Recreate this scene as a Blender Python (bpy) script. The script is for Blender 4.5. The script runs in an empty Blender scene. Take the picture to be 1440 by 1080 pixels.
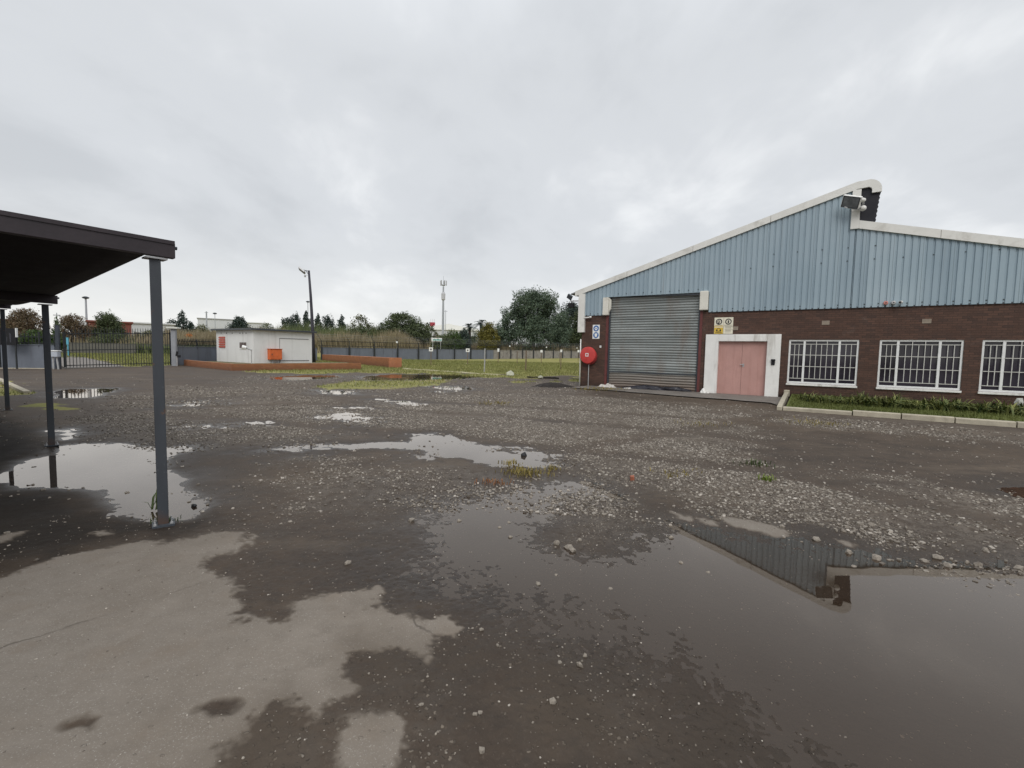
import bpy, bmesh, math, random
import numpy as np
from mathutils import Vector, Matrix, Euler
R = math.radians
random.seed(7); rng = np.random.default_rng(7)
S = bpy.context.scene
COL = S.collection

# ------------------------------------------------------------------ camera
CH = 1.5
FPX, PIT, ROL = 643.8, R(3.89), R(1.137)
_f = np.array([0, math.cos(PIT), -math.sin(PIT)]); _u0 = np.array([0, math.sin(PIT), math.cos(PIT)]); _r0 = np.array([1., 0, 0])
_r = _r0*math.cos(ROL) + _u0*math.sin(ROL); _u = _u0*math.cos(ROL) - _r0*math.sin(ROL)
cd = bpy.data.cameras.new('camera'); cam = bpy.data.objects.new('camera', cd); COL.objects.link(cam)
cam.matrix_world = Matrix(((_r[0], _u[0], -_f[0], 0), (_r[1], _u[1], -_f[1], 0), (_r[2], _u[2], -_f[2], CH), (0, 0, 0, 1)))
cd.sensor_width = 36; cd.lens = 36*FPX/1440; cd.clip_start = 0.05; cd.clip_end = 6000
S.camera = cam

# ------------------------------------------------------------------ sky, sun, exposure
SUN_EL = 40
w = bpy.data.worlds.new('World'); S.world = w; w.use_nodes = True
nt = w.node_tree; N = nt.nodes; L = nt.links; N.clear()
out = N.new('ShaderNodeOutputWorld'); bg = N.new('ShaderNodeBackground'); bg.inputs['Strength'].default_value = 0.1
L.new(bg.outputs[0], out.inputs[0])
sky = N.new('ShaderNodeTexSky'); sky.sky_type = 'NISHITA'; sky.sun_disc = False
sky.sun_elevation = R(SUN_EL); sky.sun_rotation = R(180)
tc = N.new('ShaderNodeTexCoord'); sp = N.new('ShaderNodeSeparateXYZ'); L.new(tc.outputs['Generated'], sp.inputs[0])
def mth(op, a, b=None, c=None, clamp=False, tree=None):
    n = (tree or nt).nodes.new('ShaderNodeMath'); n.operation = op; n.use_clamp = clamp
    for i, v in enumerate((a, b, c)):
        if v is None: continue
        if isinstance(v, (int, float)): n.inputs[i].default_value = v
        else: (tree or nt).links.new(v, n.inputs[i])
    return n.outputs[0]
zc = mth('MAXIMUM', sp.outputs['Z'], 0.0)
zz = mth('ADD', zc, 0.30)
cb = N.new('ShaderNodeCombineXYZ'); L.new(mth('DIVIDE', sp.outputs['X'], zz), cb.inputs[0]); L.new(mth('DIVIDE', sp.outputs['Y'], zz), cb.inputs[1])
def wnoise(scale, detail, rough, dist, off):
    mp = N.new('ShaderNodeMapping'); L.new(cb.outputs[0], mp.inputs[0]); mp.inputs['Location'].default_value = off
    mp.inputs['Rotation'].default_value = (0, 0, R(-25)); mp.inputs['Scale'].default_value = (1.0, 0.75, 1)
    n = N.new('ShaderNodeTexNoise'); n.inputs['Scale'].default_value = scale; n.inputs['Detail'].default_value = detail
    n.inputs['Roughness'].default_value = rough; n.inputs['Distortion'].default_value = dist
    L.new(mp.outputs[0], n.inputs['Vector']); return n.outputs['Fac']
n1 = wnoise(1.15, 5, 0.5, 0.5, (3.1, 1.7, 0)); n2 = wnoise(3.2, 5, 0.55, 0.3, (0.4, 7.2, 2))
nn = mth('ADD', mth('MULTIPLY', n1, 0.62), mth('MULTIPLY', n2, 0.38))
rp = N.new('ShaderNodeValToRGB'); L.new(nn, rp.inputs[0])
cr = rp.color_ramp; cr.interpolation = 'EASE'
cr.elements[0].position = 0.34; cr.elements[0].color = (0.52, 0.54, 0.565, 1)
cr.elements[1].position = 0.66; cr.elements[1].color = (0.76, 0.775, 0.79, 1)
e = cr.elements.new(0.5); e.color = (0.60, 0.62, 0.645, 1)
# brighter, warmer band low down; overcast brightens overhead
hz = mth('POWER', mth('SUBTRACT', 1.0, mth('MINIMUM', mth('MULTIPLY', zc, 3.2), 1.0)), 2.2)
hzm = N.new('ShaderNodeMixRGB'); hzm.inputs[2].default_value = (0.83, 0.82, 0.785, 1)
lf = mth('MULTIPLY_ADD', sp.outputs['X'], -0.55, 0.5, clamp=True)
L.new(mth('MULTIPLY', hz, lf), hzm.inputs[0]); L.new(rp.outputs[0], hzm.inputs[1])
zen = mth('MULTIPLY_ADD', mth('POWER', mth('MULTIPLY', mth('SUBTRACT', zc, 0.5, clamp=True), 2.0), 1.2), 1.0, 1.0)
gain = mth('MULTIPLY', zen, 11.2)
vm = N.new('ShaderNodeVectorMath'); vm.operation = 'SCALE'; L.new(hzm.outputs[0], vm.inputs[0]); L.new(gain, vm.inputs['Scale'])
mx = N.new('ShaderNodeMixRGB'); mx.inputs[0].default_value = 0.95; L.new(sky.outputs[0], mx.inputs[1]); L.new(vm.outputs[0], mx.inputs[2])
L.new(mx.outputs[0], bg.inputs['Color'])
sl = bpy.data.lights.new('sun', 'SUN'); sl.energy = 1.3; sl.angle = R(30); sl.color = (1, 0.97, 0.93)
so = bpy.data.objects.new('sun', sl); COL.objects.link(so); so.rotation_euler = (R(90-SUN_EL), 0, R(0)); so.location = (0, -20, 40)
S.view_settings.view_transform = 'Standard'; S.view_settings.look = 'None'; S.view_settings.exposure = 0.1; S.view_settings.gamma = 1

# ------------------------------------------------------------------ ground shape
def sstep(a, b, x):
    t = np.clip((np.asarray(x, float)-a)/(b-a), 0, 1); return t*t*(3-2*t)
ED = np.array([0, 42, 50, 60, 95, 150, 400, 6000.]); EZ = np.array([0, 0, .08, .2, .62, 1.0, 1.2, 1.3])
def elev(x, y): return np.interp(np.hypot(x, y), ED, EZ)
def ray(px, py): return _f*FPX + _r*(px-720) + _u*(540-py)
def gp(px, py, z=0.0, follow=True):
    d = ray(px, py); zt = z
    for _ in range(12):
        t = (zt-CH)/d[2]; P = d*t
        if not follow: break
        zt = .5*zt+.5*(z+float(elev(P[0], P[1])))
    return np.array([P[0], P[1]])
def at(px, Z):                                   # point in the vertical plane through a picture column, at forward distance Z
    d = ray(px, 490); return np.array([d[0]/d[1]*Z, Z])
def hat(px, py, xy):                             # height seen at a pixel above a ground position
    d = ray(px, py); return CH + d[2]*np.hypot(*xy)/np.hypot(d[0], d[1])
def W(poly): return np.array([gp(*p) for p in poly])

def hash2(ix, iy, s):
    h = (ix.astype(np.int64)*374761393 + iy.astype(np.int64)*668265263 + s*1274126177) & 0x7fffffff
    h = ((h ^ (h >> 13))*1274126177) & 0x7fffffff
    return ((h ^ (h >> 16)) & 0xffff)/65535.0
def vnoise(x, y, s=0):
    ix = np.floor(x); iy = np.floor(y); fx = x-ix; fy = y-iy
    fx = fx*fx*(3-2*fx); fy = fy*fy*(3-2*fy)
    a = hash2(ix, iy, s); b = hash2(ix+1, iy, s); c = hash2(ix, iy+1, s); d = hash2(ix+1, iy+1, s)
    return (a*(1-fx)+b*fx)*(1-fy) + (c*(1-fx)+d*fx)*fy
def fbm(x, y, s=0, o=4):
    t = 0; a = .5; f = 1.
    for i in range(o):
        t = t + a*vnoise(x*f+17.3*i, y*f-9.1*i, s+i); a *= .5; f *= 2.03
    return t/(1-.5**o)                            # 0..1
def sdf(poly, x, y, pad=1.5):                     # negative inside
    poly = np.asarray(poly); res = np.full(x.shape, 9.0)
    lo = poly.min(0)-pad; hi = poly.max(0)+pad
    m = (x > lo[0]) & (x < hi[0]) & (y > lo[1]) & (y < hi[1])
    if not m.any(): return res
    X = x[m]; Y = y[m]; d2 = np.full(X.shape, 1e9); ins = np.zeros(X.shape, bool)
    n = len(poly)
    for i in range(n):
        ax, ay = poly[i]; bx, by = poly[(i+1) % n]; ex, ey = bx-ax, by-ay
        t = np.clip(((X-ax)*ex+(Y-ay)*ey)/(ex*ex+ey*ey+1e-12), 0, 1)
        d2 = np.minimum(d2, (X-ax-t*ex)**2+(Y-ay-t*ey)**2)
        c = ((ay > Y) != (by > Y))
        with np.errstate(divide='ignore', invalid='ignore'):
            ins ^= c & (X < ex*(Y-ay)/(ey if ey else 1e-12)+ax)
    d = np.sqrt(d2); res[m] = np.where(ins, -d, d); return res

PUDDLES = [  # picture outline, shore width (m), depth (m)
 ('carport', [(15,668),(40,648),(75,640),(95,628),(130,626),(220,632),(262,628),(270,634),(215,648),(215,663),(250,676),(247,690),(262,703),(285,712),(262,728),(215,727),(180,722),(150,700),(130,688),(80,684),(25,686)], .28, .022),
 ('trickle', [(372,631),(430,627),(520,623),(562,620),(562,627),(480,632),(400,636)], .35, .005),
 ('stream', [(583,624),(605,611),(650,616),(690,626),(732,633),(762,645),(772,658),(722,661),(660,653),(622,641)], .45, .0065),
 ('middle', [(448,576),(500,574),(550,587),(556,594),(500,596),(452,588)], .4, .016),
 ('upper', [(540,562),(592,565),(598,571),(560,572)], .35, .012),
 ('far', [(600,543),(645,543),(662,548),(620,553)], .4, .012),
 ('farleft', [(448,549),(500,550),(495,555),(455,554)], .4, .012),
 ('long', [(505,530),(548,526.5),(640,526.5),(684,530),(640,533.5),(560,535),(520,535)], .5, .02),
 ('brick', [(380,530),(430,527.5),(478,528.5),(470,532),(420,535),(385,534)], .5, .016),
 ('gate', [(78,552),(92,547.5),(165,546.5),(150,552),(128,559.5),(82,559.5)], .3, .02),
 ('yard', [(625,742),(642,716),(690,706),(735,694),(770,684),(822,681),(838,694),(792,703),(756,722),(746,752),(762,778),(812,793),(880,784),(925,765),(952,744),(1000,748),(1060,757),(1120,763),(1210,772),(1300,790),(1440,808),(1620,838),(1700,1100),(1640,1180),(1250,1110),(1120,1030),(1040,965),(960,920),(880,880),(800,850),(720,838),(650,805),(622,772)], .75, .026),
 ('edge', [(1424,688),(1470,684),(1520,694),(1470,702),(1428,698)], .22, .014),
 ('wisp', [(240,566),(292,565),(300,570),(250,571)], .4, .01),
 ('slip', [(262,600),(330,597),(365,597),(340,602),(270,605)], .4, .01),
 ('post', [(80,606),(100,604),(110,612),(92,618)], .25, .01),
]
PUD = [(n, W(p), sw, dp) for n, p, sw, dp in PUDDLES]
DRY = [W(p) for p in [
 [(-160,900),(0,822),(60,800),(120,783),(200,765),(232,768),(262,762),(300,752),(340,752),(344,762),(325,778),(283,795),(298,816),(315,825),(330,850),(320,872),(345,879),(400,878),(408,868),(440,850),(490,838),(522,838),(520,862),(560,872),(600,878),(628,870),(642,885),(618,900),(604,928),(560,912),(500,915),(468,930),(492,965),(488,985),(440,1010),(420,1004),(385,990),(350,1030),(300,1080),(260,1180),(-300,1200)],
 [(946,722),(966,728),(972,733),(952,731)], [(984,731),(1008,735),(1006,739),(990,737)],
 [(1022,731),(1060,735),(1106,749),(1085,753),(1045,745),(1024,741)], [(1170,758),(1205,767),(1196,770)],
 [(492,1014),(520,1006),(546,1020),(556,1050),(540,1100),(470,1100),(480,1050)], [(-20,765),(10,754),(30,753),(18,764)], [(126,754),(146,751),(156,755),(140,758)]]]
STAIN = [W(p) for p in [[(278,1002),(300,994),(328,997),(325,1012),(296,1017)], [(92,1026),(120,1015),(138,1017),(128,1031),(96,1035)]]]
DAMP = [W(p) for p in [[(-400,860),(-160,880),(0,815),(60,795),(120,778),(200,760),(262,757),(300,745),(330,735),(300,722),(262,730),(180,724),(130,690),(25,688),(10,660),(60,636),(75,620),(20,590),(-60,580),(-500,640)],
 [(650,890),(700,840),(760,850),(900,900),(1000,960),(1060,1020),(1000,1150),(560,1150),(570,1000),(640,940)], [(350,770),(420,740),(520,760),(640,840),(530,860),(420,870),(330,870)]]]
MUD = [W(p) for p in [[(385,992),(420,1005),(436,1030),(405,1085),(300,1090),(335,1040)], [(500,905),(600,925),(680,930),(660,960),(560,990),(500,960)],
 [(740,930),(860,920),(890,980),(850,1060),(740,1030)], [(960,960),(1120,1040),(1240,1110),(900,1140)]]]
GRAV = [(W(p), v) for p, v in [
 ([(480,575),(560,560),(700,553),(850,560),(1000,575),(1060,600),(1010,640),(1040,700),(900,690),(800,672),(770,640),(640,607),(560,600),(480,600)], 1.0),
 ([(860,640),(1000,640),(1150,676),(1300,688),(1440,715),(1600,740),(1600,800),(1440,795),(1300,775),(1150,750),(1050,730),(950,705)], .95),
 ([(140,562),(250,545),(430,545),(480,560),(490,622),(300,638),(180,626),(140,592)], .68),
 ([(420,650),(640,652),(760,690),(690,700),(640,715),(620,740),(520,730),(440,700)], .6),
 ([(750,705),(790,690),(860,690),(940,725),(900,770),(820,788),(750,765)], .8),
 ([(820,558),(1100,578),(1440,606),(1600,618),(1600,634),(1440,624),(1100,598),(850,577)], .55),
 ([(1060,700),(1440,790),(1600,830),(1440,830),(1200,785)], .5),
 ([(700,860),(860,840),(910,950),(840,1060),(740,1030)], .42),
 ([(470,1000),(560,1010),(580,1085),(430,1090)], .5), ([(1000,960),(1120,1035),(1180,1100),(940,1100)], .2),
 ([(450,520),(820,538),(830,560),(480,560),(300,560),(330,530)], .42),
 ]]
TRACKS = [W(p) for p in [[(150,566),(420,556),(760,575),(1010,592),(1250,622),(1500,648)], [(150,580),(420,568),(740,590),(1000,612),(1230,645),(1500,676)], [(250,585),(520,606),(860,640),(1100,668),(1500,760)], [(520,655),(760,640),(1010,600),(1090,585)]]]
def pdist(pl_, x, y):
    d2 = np.full(x.shape, 1e9)
    for (ax, ay), (bx, by) in zip(pl_[:-1], pl_[1:]):
        ex, ey = bx-ax, by-ay; t = np.clip(((x-ax)*ex+(y-ay)*ey)/(ex*ex+ey*ey), 0, 1); d2 = np.minimum(d2, (x-ax-t*ex)**2+(y-ay-t*ey)**2)
    return np.sqrt(d2)
GRASSP = [W(p) for p in [
 [(452,541),(500,536),(640,533),(650,537),(600,545),(540,549),(455,549),(430,545)],
 [(-300,560),(0,556.5),(37,555),(0,536.5),(-120,525),(-300,523)],
 [(30,572),(60,578),(110,577),(112,572),(60,568)],
 ]]
GRASSP.append(np.array([at(178, 31.6), at(241, 35), at(268, 47), at(262, 66), at(60, 66), at(62, 60), at(114, 46), at(145, 38)]))
GRASSP.append(np.vstack([W([(335,524),(440,526),(510,525),(560,526),(620,527),(690,532),(715,539),(760,544),(830,547)]), [[14, 34], [60, 110], [30, 118], [11, 93.], [-21.5, 54.5], [-22, 46], [-17, 36]]]))

def fields(x, y):
    """surface fields at ground points: height, dry, gravel, grass, mud, wet"""
    d = np.hypot(x, y)
    n_lo = fbm(x*.55, y*.55, 11, 3)-.5; n_md = fbm(x*2.6, y*2.6, 21, 3)-.5; n_hi = fbm(x*11, y*11, 31, 3)-.5; n_vh = np.where(d < 7, fbm(x*37, y*37, 41, 3)-.5, 0)
    near = 1-sstep(24, 34, d)
    z = .006*n_lo*near + .007*n_md*near + .006*n_hi*near; lift = np.full(x.shape, .02)
    wob = .22*n_md + .09*n_hi
    dry = np.zeros(x.shape)
    for i, p in enumerate(DRY):
        q = sdf(p, x, y) + (.16*n_md+.15*n_hi+.09*n_vh)*(1 if i == 0 else .8)
        dry = np.maximum(dry, 1-sstep(-.015, .03 + .03*(n_lo+.5), q))
    for p in STAIN:
        q = sdf(p, x, y)+.08*n_hi+.05*n_md; dry = dry*sstep(-.01, .03, q)
    damp = np.zeros(x.shape); roof_shade = (1-sstep(-.45, .2, sdf(DAMP[0], x, y)+wob*1.8))*(1-dry)  # second mask: carport roof shade, painted over the real damp
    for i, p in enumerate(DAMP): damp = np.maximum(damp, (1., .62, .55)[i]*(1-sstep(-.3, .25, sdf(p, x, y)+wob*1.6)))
    mud = np.zeros(x.shape)
    for p in MUD: mud = np.maximum(mud, 1-sstep(-.25, .2, sdf(p, x, y)+.3*wob))
    gr = np.full(x.shape, .06)
    for p, v in GRAV: gr = np.maximum(gr, v*(1-sstep(-.7, .7, sdf(p, x, y, 2.5)+1.6*n_md+.9*n_lo)))
    rut = np.zeros(x.shape)
    for p in TRACKS: rut = np.maximum(rut, 1-sstep(.12, .42, pdist(p, x, y)+.35*n_md+.2*n_lo))
    gr = gr*(1-.78*rut); z = z-.006*rut
    gs = np.zeros(x.shape)
    for i, p in enumerate(GRASSP):
        q = sdf(p, x, y, 3.)+(1.6*n_md+1.2*n_lo)*np.clip(d/30, .15, 1); gs = np.maximum(gs, (.66 if i == 0 else 1)*(1-sstep(-.5, .4, q)))
    gs = np.maximum(gs, sstep(56, 62, d)*(y > 10))
    gs = gs*sstep(.36, .5, fbm(x*.35, y*.35, 77, 3)+.28*sstep(20, 40, d)+.05)
    pd = np.full(x.shape, 9.); brk = fbm(x*1.5, y*2.1, 63, 3)
    for n, p, sw, dp in PUD:
        q = sdf(p, x, y, 1.6)+wob*max(sw, .32)*2.2*(1+1.9*sstep(6, 10, d))
        if n in ('stream', 'trickle', 'middle', 'upper', 'wisp', 'slip', 'far'): q = q+.85*np.maximum(brk-.42, -.05)*2.2+.5*n_hi
        z = z*np.where(q < 3*sw, .4+.6*sstep(-sw, 2*sw, q), 1.); lift = np.minimum(lift, .02*sstep(-.25*sw, 1.6*sw, q)-dp*sstep(0, 1, -q/(sw*1.6)))
        pd = np.minimum(pd, q/sw)
    wet = np.clip(1-sstep(-.2, 3.5, pd)*.72, 0, 1)*(1-dry)
    wet = np.maximum(wet, (.5*sstep(.5, .62, fbm(x*.8, y*.8, 91, 4)))*(1-dry))
    z = z + lift + .011*n_vh*(1-dry)*(1-sstep(4, 7, d)) + .006*dry + .012*gr*(n_hi+.3)*near + .004*mud
    z = z + elev(x, y)
    wet = np.maximum(wet*.8+.2*(1-sstep(-.2, 1.1, pd))*(1-dry), .8*damp*(1-dry))
    return z, dry, gr*(1-.92*dry)*(1-.7*gs)*(1-.5*damp), gs, mud, wet, roof_shade

def mesh_np(name, V, F, smooth=False):
    V = np.ascontiguousarray(V, np.float32); F = np.asarray(F); k = F.shape[1]
    me = bpy.data.meshes.new(name); me.vertices.add(len(V)); me.vertices.foreach_set('co', V.ravel())
    me.loops.add(F.size); me.loops.foreach_set('vertex_index', F.ravel().astype(np.int32))
    me.polygons.add(len(F)); me.polygons.foreach_set('loop_start', np.arange(0, F.size, k, dtype=np.int32))
    me.update(calc_edges=True)
    me.polygons.foreach_set('use_smooth', np.full(len(F), smooth)); me.update(); return me
def attr(me, name, arr):
    a = me.attributes.new(name, 'FLOAT', 'POINT'); a.data.foreach_set('value', np.ascontiguousarray(arr, np.float32))

# ------------------------------------------------------------------ tags and builders
def tag(o, label=None, cat=None, group=None, kind=None):
    if label: o['label'] = label
    if cat: o['category'] = cat
    if group: o['group'] = group
    if kind: o['kind'] = kind
    return o
def empty(name, loc=(0, 0, 0), rz=0, label=None, cat=None, group=None):
    o = bpy.data.objects.new(name, None); COL.objects.link(o); o.location = loc; o.rotation_euler = (0, 0, rz); o.empty_display_size = .2
    return tag(o, label, cat, group)
def link(name, me, m=None, parent=None):
    o = bpy.data.objects.new(name, me); COL.objects.link(o)
    if m: me.materials.append(m)
    if parent: o.parent = parent
    return o
def kids(o): return [c for c in bpy.data.objects if c.parent == o]
def copy_tree(o, parent=None):
    c = o.copy(); COL.objects.link(c)
    if parent: c.parent = parent
    for ch in kids(o): copy_tree(ch, c)
    return c
class MB:
    def __init__(s): s.v = []; s.f = []
    def add(s, vs, fs):
        b = len(s.v); s.v += [tuple(map(float, p)) for p in vs]; s.f += [tuple(b+i for i in f) for f in fs]; return s
    def box(s, x0, x1, y0, y1, z0, z1, mat=None):
        vs = [(x0,y0,z0),(x1,y0,z0),(x1,y1,z0),(x0,y1,z0),(x0,y0,z1),(x1,y0,z1),(x1,y1,z1),(x0,y1,z1)]
        if mat is not None: vs = [tuple(mat @ Vector(p)) for p in vs]
        return s.add(vs, [(3,2,1,0),(4,5,6,7),(0,1,5,4),(1,2,6,5),(2,3,7,6),(3,0,4,7)])
    def bar(s, a, b, wx, wy=None, up=(0, 0, 1)):
        a = Vector(a); b = Vector(b); d = (b-a); l = d.length; d.normalize(); wy = wy or wx
        u = Vector(up)
        if abs(d.dot(u)) > .98: u = Vector((0, 1, 0))
        x = d.cross(u).normalized(); y = x.cross(d).normalized()
        vs = []
        for t in (a, b):
            for sx, sy in ((-1,-1),(1,-1),(1,1),(-1,1)): vs.append(t + x*sx*wx/2 + y*sy*wy/2)
        return s.add(vs, [(3,2,1,0),(4,5,6,7),(0,1,5,4),(1,2,6,5),(2,3,7,6),(3,0,4,7)])
    def tube(s, pts, rad, n=8, cap=True):
        pts = [Vector(p) for p in pts]; rad = [rad]*len(pts) if isinstance(rad, (int, float)) else rad
        ring = []; px = None
        for i, p in enumerate(pts):
            d = (pts[min(i+1, len(pts)-1)]-pts[max(i-1, 0)]).normalized()
            if px is None: px = d.orthogonal().normalized()
            px = (px - d*px.dot(d)); px = px.normalized() if px.length > 1e-5 else d.orthogonal().normalized()
            py = d.cross(px); ring.append([p+(px*math.cos(2*math.pi*k/n)+py*math.sin(2*math.pi*k/n))*rad[i] for k in range(n)])
        vs = [q for r_ in ring for q in r_]; fs = []
        for i in range(len(pts)-1):
            for k in range(n): fs.append((i*n+k, i*n+(k+1) % n, (i+1)*n+(k+1) % n, (i+1)*n+k))
        if cap: fs += [tuple(range(n-1, -1, -1)), tuple((len(pts)-1)*n+k for k in range(n))]
        return s.add(vs, fs)
    def prism(s, poly, y0, y1, plane='xz'):
        n = len(poly); f = (lambda p, q: (p[0], q, p[1])) if plane == 'xz' else (lambda p, q: (p[0], p[1], q))
        vs = [f(p, y0) for p in poly]+[f(p, y1) for p in poly]
        return s.add(vs, [tuple(range(n)), tuple(range(2*n-1, n-1, -1))]+[(i, n+i, n+(i+1) % n, (i+1) % n) for i in range(n)])
    def disc(s, c, r, axis='y', th=.004, n=20, ri=0):
        c = Vector(c)
        def P(a, rr, o):
            x, z = math.cos(a)*rr, math.sin(a)*rr
            return c+(Vector((x, o, z)) if axis == 'y' else Vector((x, z, o)) if axis == 'z' else Vector((o, x, z)))
        vs = []; fs = []
        A = [2*math.pi*k/n for k in range(n)]
        if ri == 0:
            vs = [P(a, r, -th/2) for a in A]+[P(a, r, th/2) for a in A]
            fs = [tuple(range(n)), tuple(range(2*n-1, n-1, -1))]+[(k, n+k, n+(k+1) % n, (k+1) % n) for k in range(n)]
        else:
            for o in (-th/2, th/2):
                vs += [P(a, r, o) for a in A]+[P(a, ri, o) for a in A]
            for k in range(n):
                j = (k+1) % n
                fs += [(k, j, n+j, n+k), (2*n+j, 2*n+k, 3*n+k, 3*n+j), (j, k, 2*n+k, 2*n+j), (n+k, n+j, 3*n+j, 3*n+k)]
        return s.add(vs, fs)
    def lathe(s, prof, c=(0, 0, 0), n=20, axis='z'):
        c = Vector(c); vs = []; fs = []
        for r_, h_ in prof:
            for k in range(n):
                a = 2*math.pi*k/n; p = Vector((math.cos(a)*r_, math.sin(a)*r_, h_)) if axis == 'z' else Vector((math.cos(a)*r_, h_, math.sin(a)*r_)); vs.append(c+p)
        for i in range(len(prof)-1):
            for k in range(n): fs.append((i*n+k, i*n+(k+1) % n, (i+1)*n+(k+1) % n, (i+1)*n+k))
        fs += [tuple(range(n-1, -1, -1)), tuple((len(prof)-1)*n+k for k in range(n))]
        return s.add(vs, fs)
    def build(s, name, m, parent=None, bevel=0, smooth=False, fix=True):
        me = bpy.data.meshes.new(name); me.from_pydata(s.v, [], s.f)
        if fix:
            bm = bmesh.new(); bm.from_mesh(me); bmesh.ops.recalc_face_normals(bm, faces=bm.faces); bm.to_mesh(me); bm.free()
        me.update(); o = link(name, me, m, parent)
        if bevel:
            b = o.modifiers.new('bevel', 'BEVEL'); b.width = bevel; b.segments = 2; b.limit_method = 'ANGLE'
        if smooth:
            me.polygons.foreach_set('use_smooth', [True]*len(me.polygons))
        return o

# ------------------------------------------------------------------ materials
MATS = {}
class NT:
    def __init__(s, name):
        s.m = bpy.data.materials.new(name); s.m.use_nodes = True; s.t = s.m.node_tree; s.N = s.t.nodes; s.L = s.t.links
        s.b = s.N['Principled BSDF']; s.tc = s.N.new('ShaderNodeTexCoord')
    def new(s, t): return s.N.new('ShaderNode'+t)
    def set(s, sock, v):
        if isinstance(v, (int, float)): sock.default_value = v
        elif isinstance(v, (tuple, list)): sock.default_value = tuple(v)+((1,) if len(v) == 3 and len(sock.default_value) == 4 else ())
        else: s.L.new(v, sock)
    def math(s, op, a, b=None, c=None, clamp=False): return mth(op, a, b, c, clamp, s.t)
    def noise(s, scale, detail=4, rough=.55, vec=None, dist=0, out='Fac'):
        n = s.new('TexNoise'); n.inputs['Scale'].default_value = scale; n.inputs['Detail'].default_value = detail; n.inputs['Roughness'].default_value = rough
        n.inputs['Distortion'].default_value = dist; s.L.new(vec if vec is not None else s.tc.outputs['Object'], n.inputs['Vector']); return n.outputs[out]
    def vor(s, scale, vec=None, out='Distance', feat='F1'):
        n = s.new('TexVoronoi'); n.feature = feat; n.inputs['Scale'].default_value = scale; s.L.new(vec if vec is not None else s.tc.outputs['Object'], n.inputs['Vector']); return n.outputs[out]
    def map(s, scale=(1, 1, 1), vec=None, loc=(0, 0, 0)):
        n = s.new('Mapping'); s.L.new(vec if vec is not None else s.tc.outputs['Object'], n.inputs[0]); n.inputs['Scale'].default_value = scale; n.inputs['Location'].default_value = loc; return n.outputs[0]
    def range(s, v, a, b, c=0., d=1., smooth=True):
        n = s.new('MapRange'); n.interpolation_type = 'SMOOTHSTEP' if smooth else 'LINEAR'; s.set(n.inputs[0], v)
        for i, q in enumerate((a, b, c, d)): n.inputs[i+1].default_value = q
        return n.outputs[0]
    def mix(s, f, a, b, mode='MIX'):
        n = s.new('MixRGB'); n.blend_type = mode; s.set(n.inputs[0], f); s.set(n.inputs[1], a); s.set(n.inputs[2], b); return n.outputs[0]
    def attr(s, name): n = s.new('Attribute'); n.attribute_name = name; return n.outputs['Fac']
    def bump(s, h, dist=.01, strength=1., prev=None):
        n = s.new('Bump'); n.inputs['Distance'].default_value = dist; n.inputs['Strength'].default_value = strength; s.set(n.inputs['Height'], h)
        if prev is not None: s.L.new(prev, n.inputs['Normal'])
        return n.outputs[0]
    def done(s, col, rough=.7, normal=None, metal=0, spec=.5):
        s.set(s.b.inputs['Base Color'], col); s.set(s.b.inputs['Roughness'], rough); s.b.inputs['Metallic'].default_value = metal
        s.set(s.b.inputs['Specular IOR Level'], spec)
        if normal is not None: s.L.new(normal, s.b.inputs['Normal'])
        return s.m
def sc(c, k): return tuple(min(1, max(0, x*k)) for x in c)
def M(name, col, rough=.7, var=.18, scale=3., bump=.002, metal=0, spec=.4, stain=None, sscale=1.2, samt=.5, vstreak=False):
    if name in MATS: return MATS[name]
    t = NT(name); a = t.noise(scale, 6, .6); f = t.noise(scale*9, 3, .6)
    c = t.mix(t.range(a, .3, .7), sc(col, 1-var), sc(col, 1+var))
    c = t.mix(t.range(f, .35, .7, 0, .35), c, sc(col, 1-var*1.6))
    if stain:
        v = t.map((1, 1, .12) if vstreak else (1, 1, 1)); q = t.noise(sscale*3 if vstreak else sscale, 6, .62, v, .4)
        c = t.mix(t.range(q, .5, .72, 0, samt), c, stain)
    nrm = t.bump(t.noise(scale*12, 4, .6), bump, .6) if bump else None
    r_ = t.range(a, .2, .8, max(.02, rough-.12), min(1, rough+.12))
    MATS[name] = t.done(c, r_, nrm, metal, spec); return MATS[name]
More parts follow.
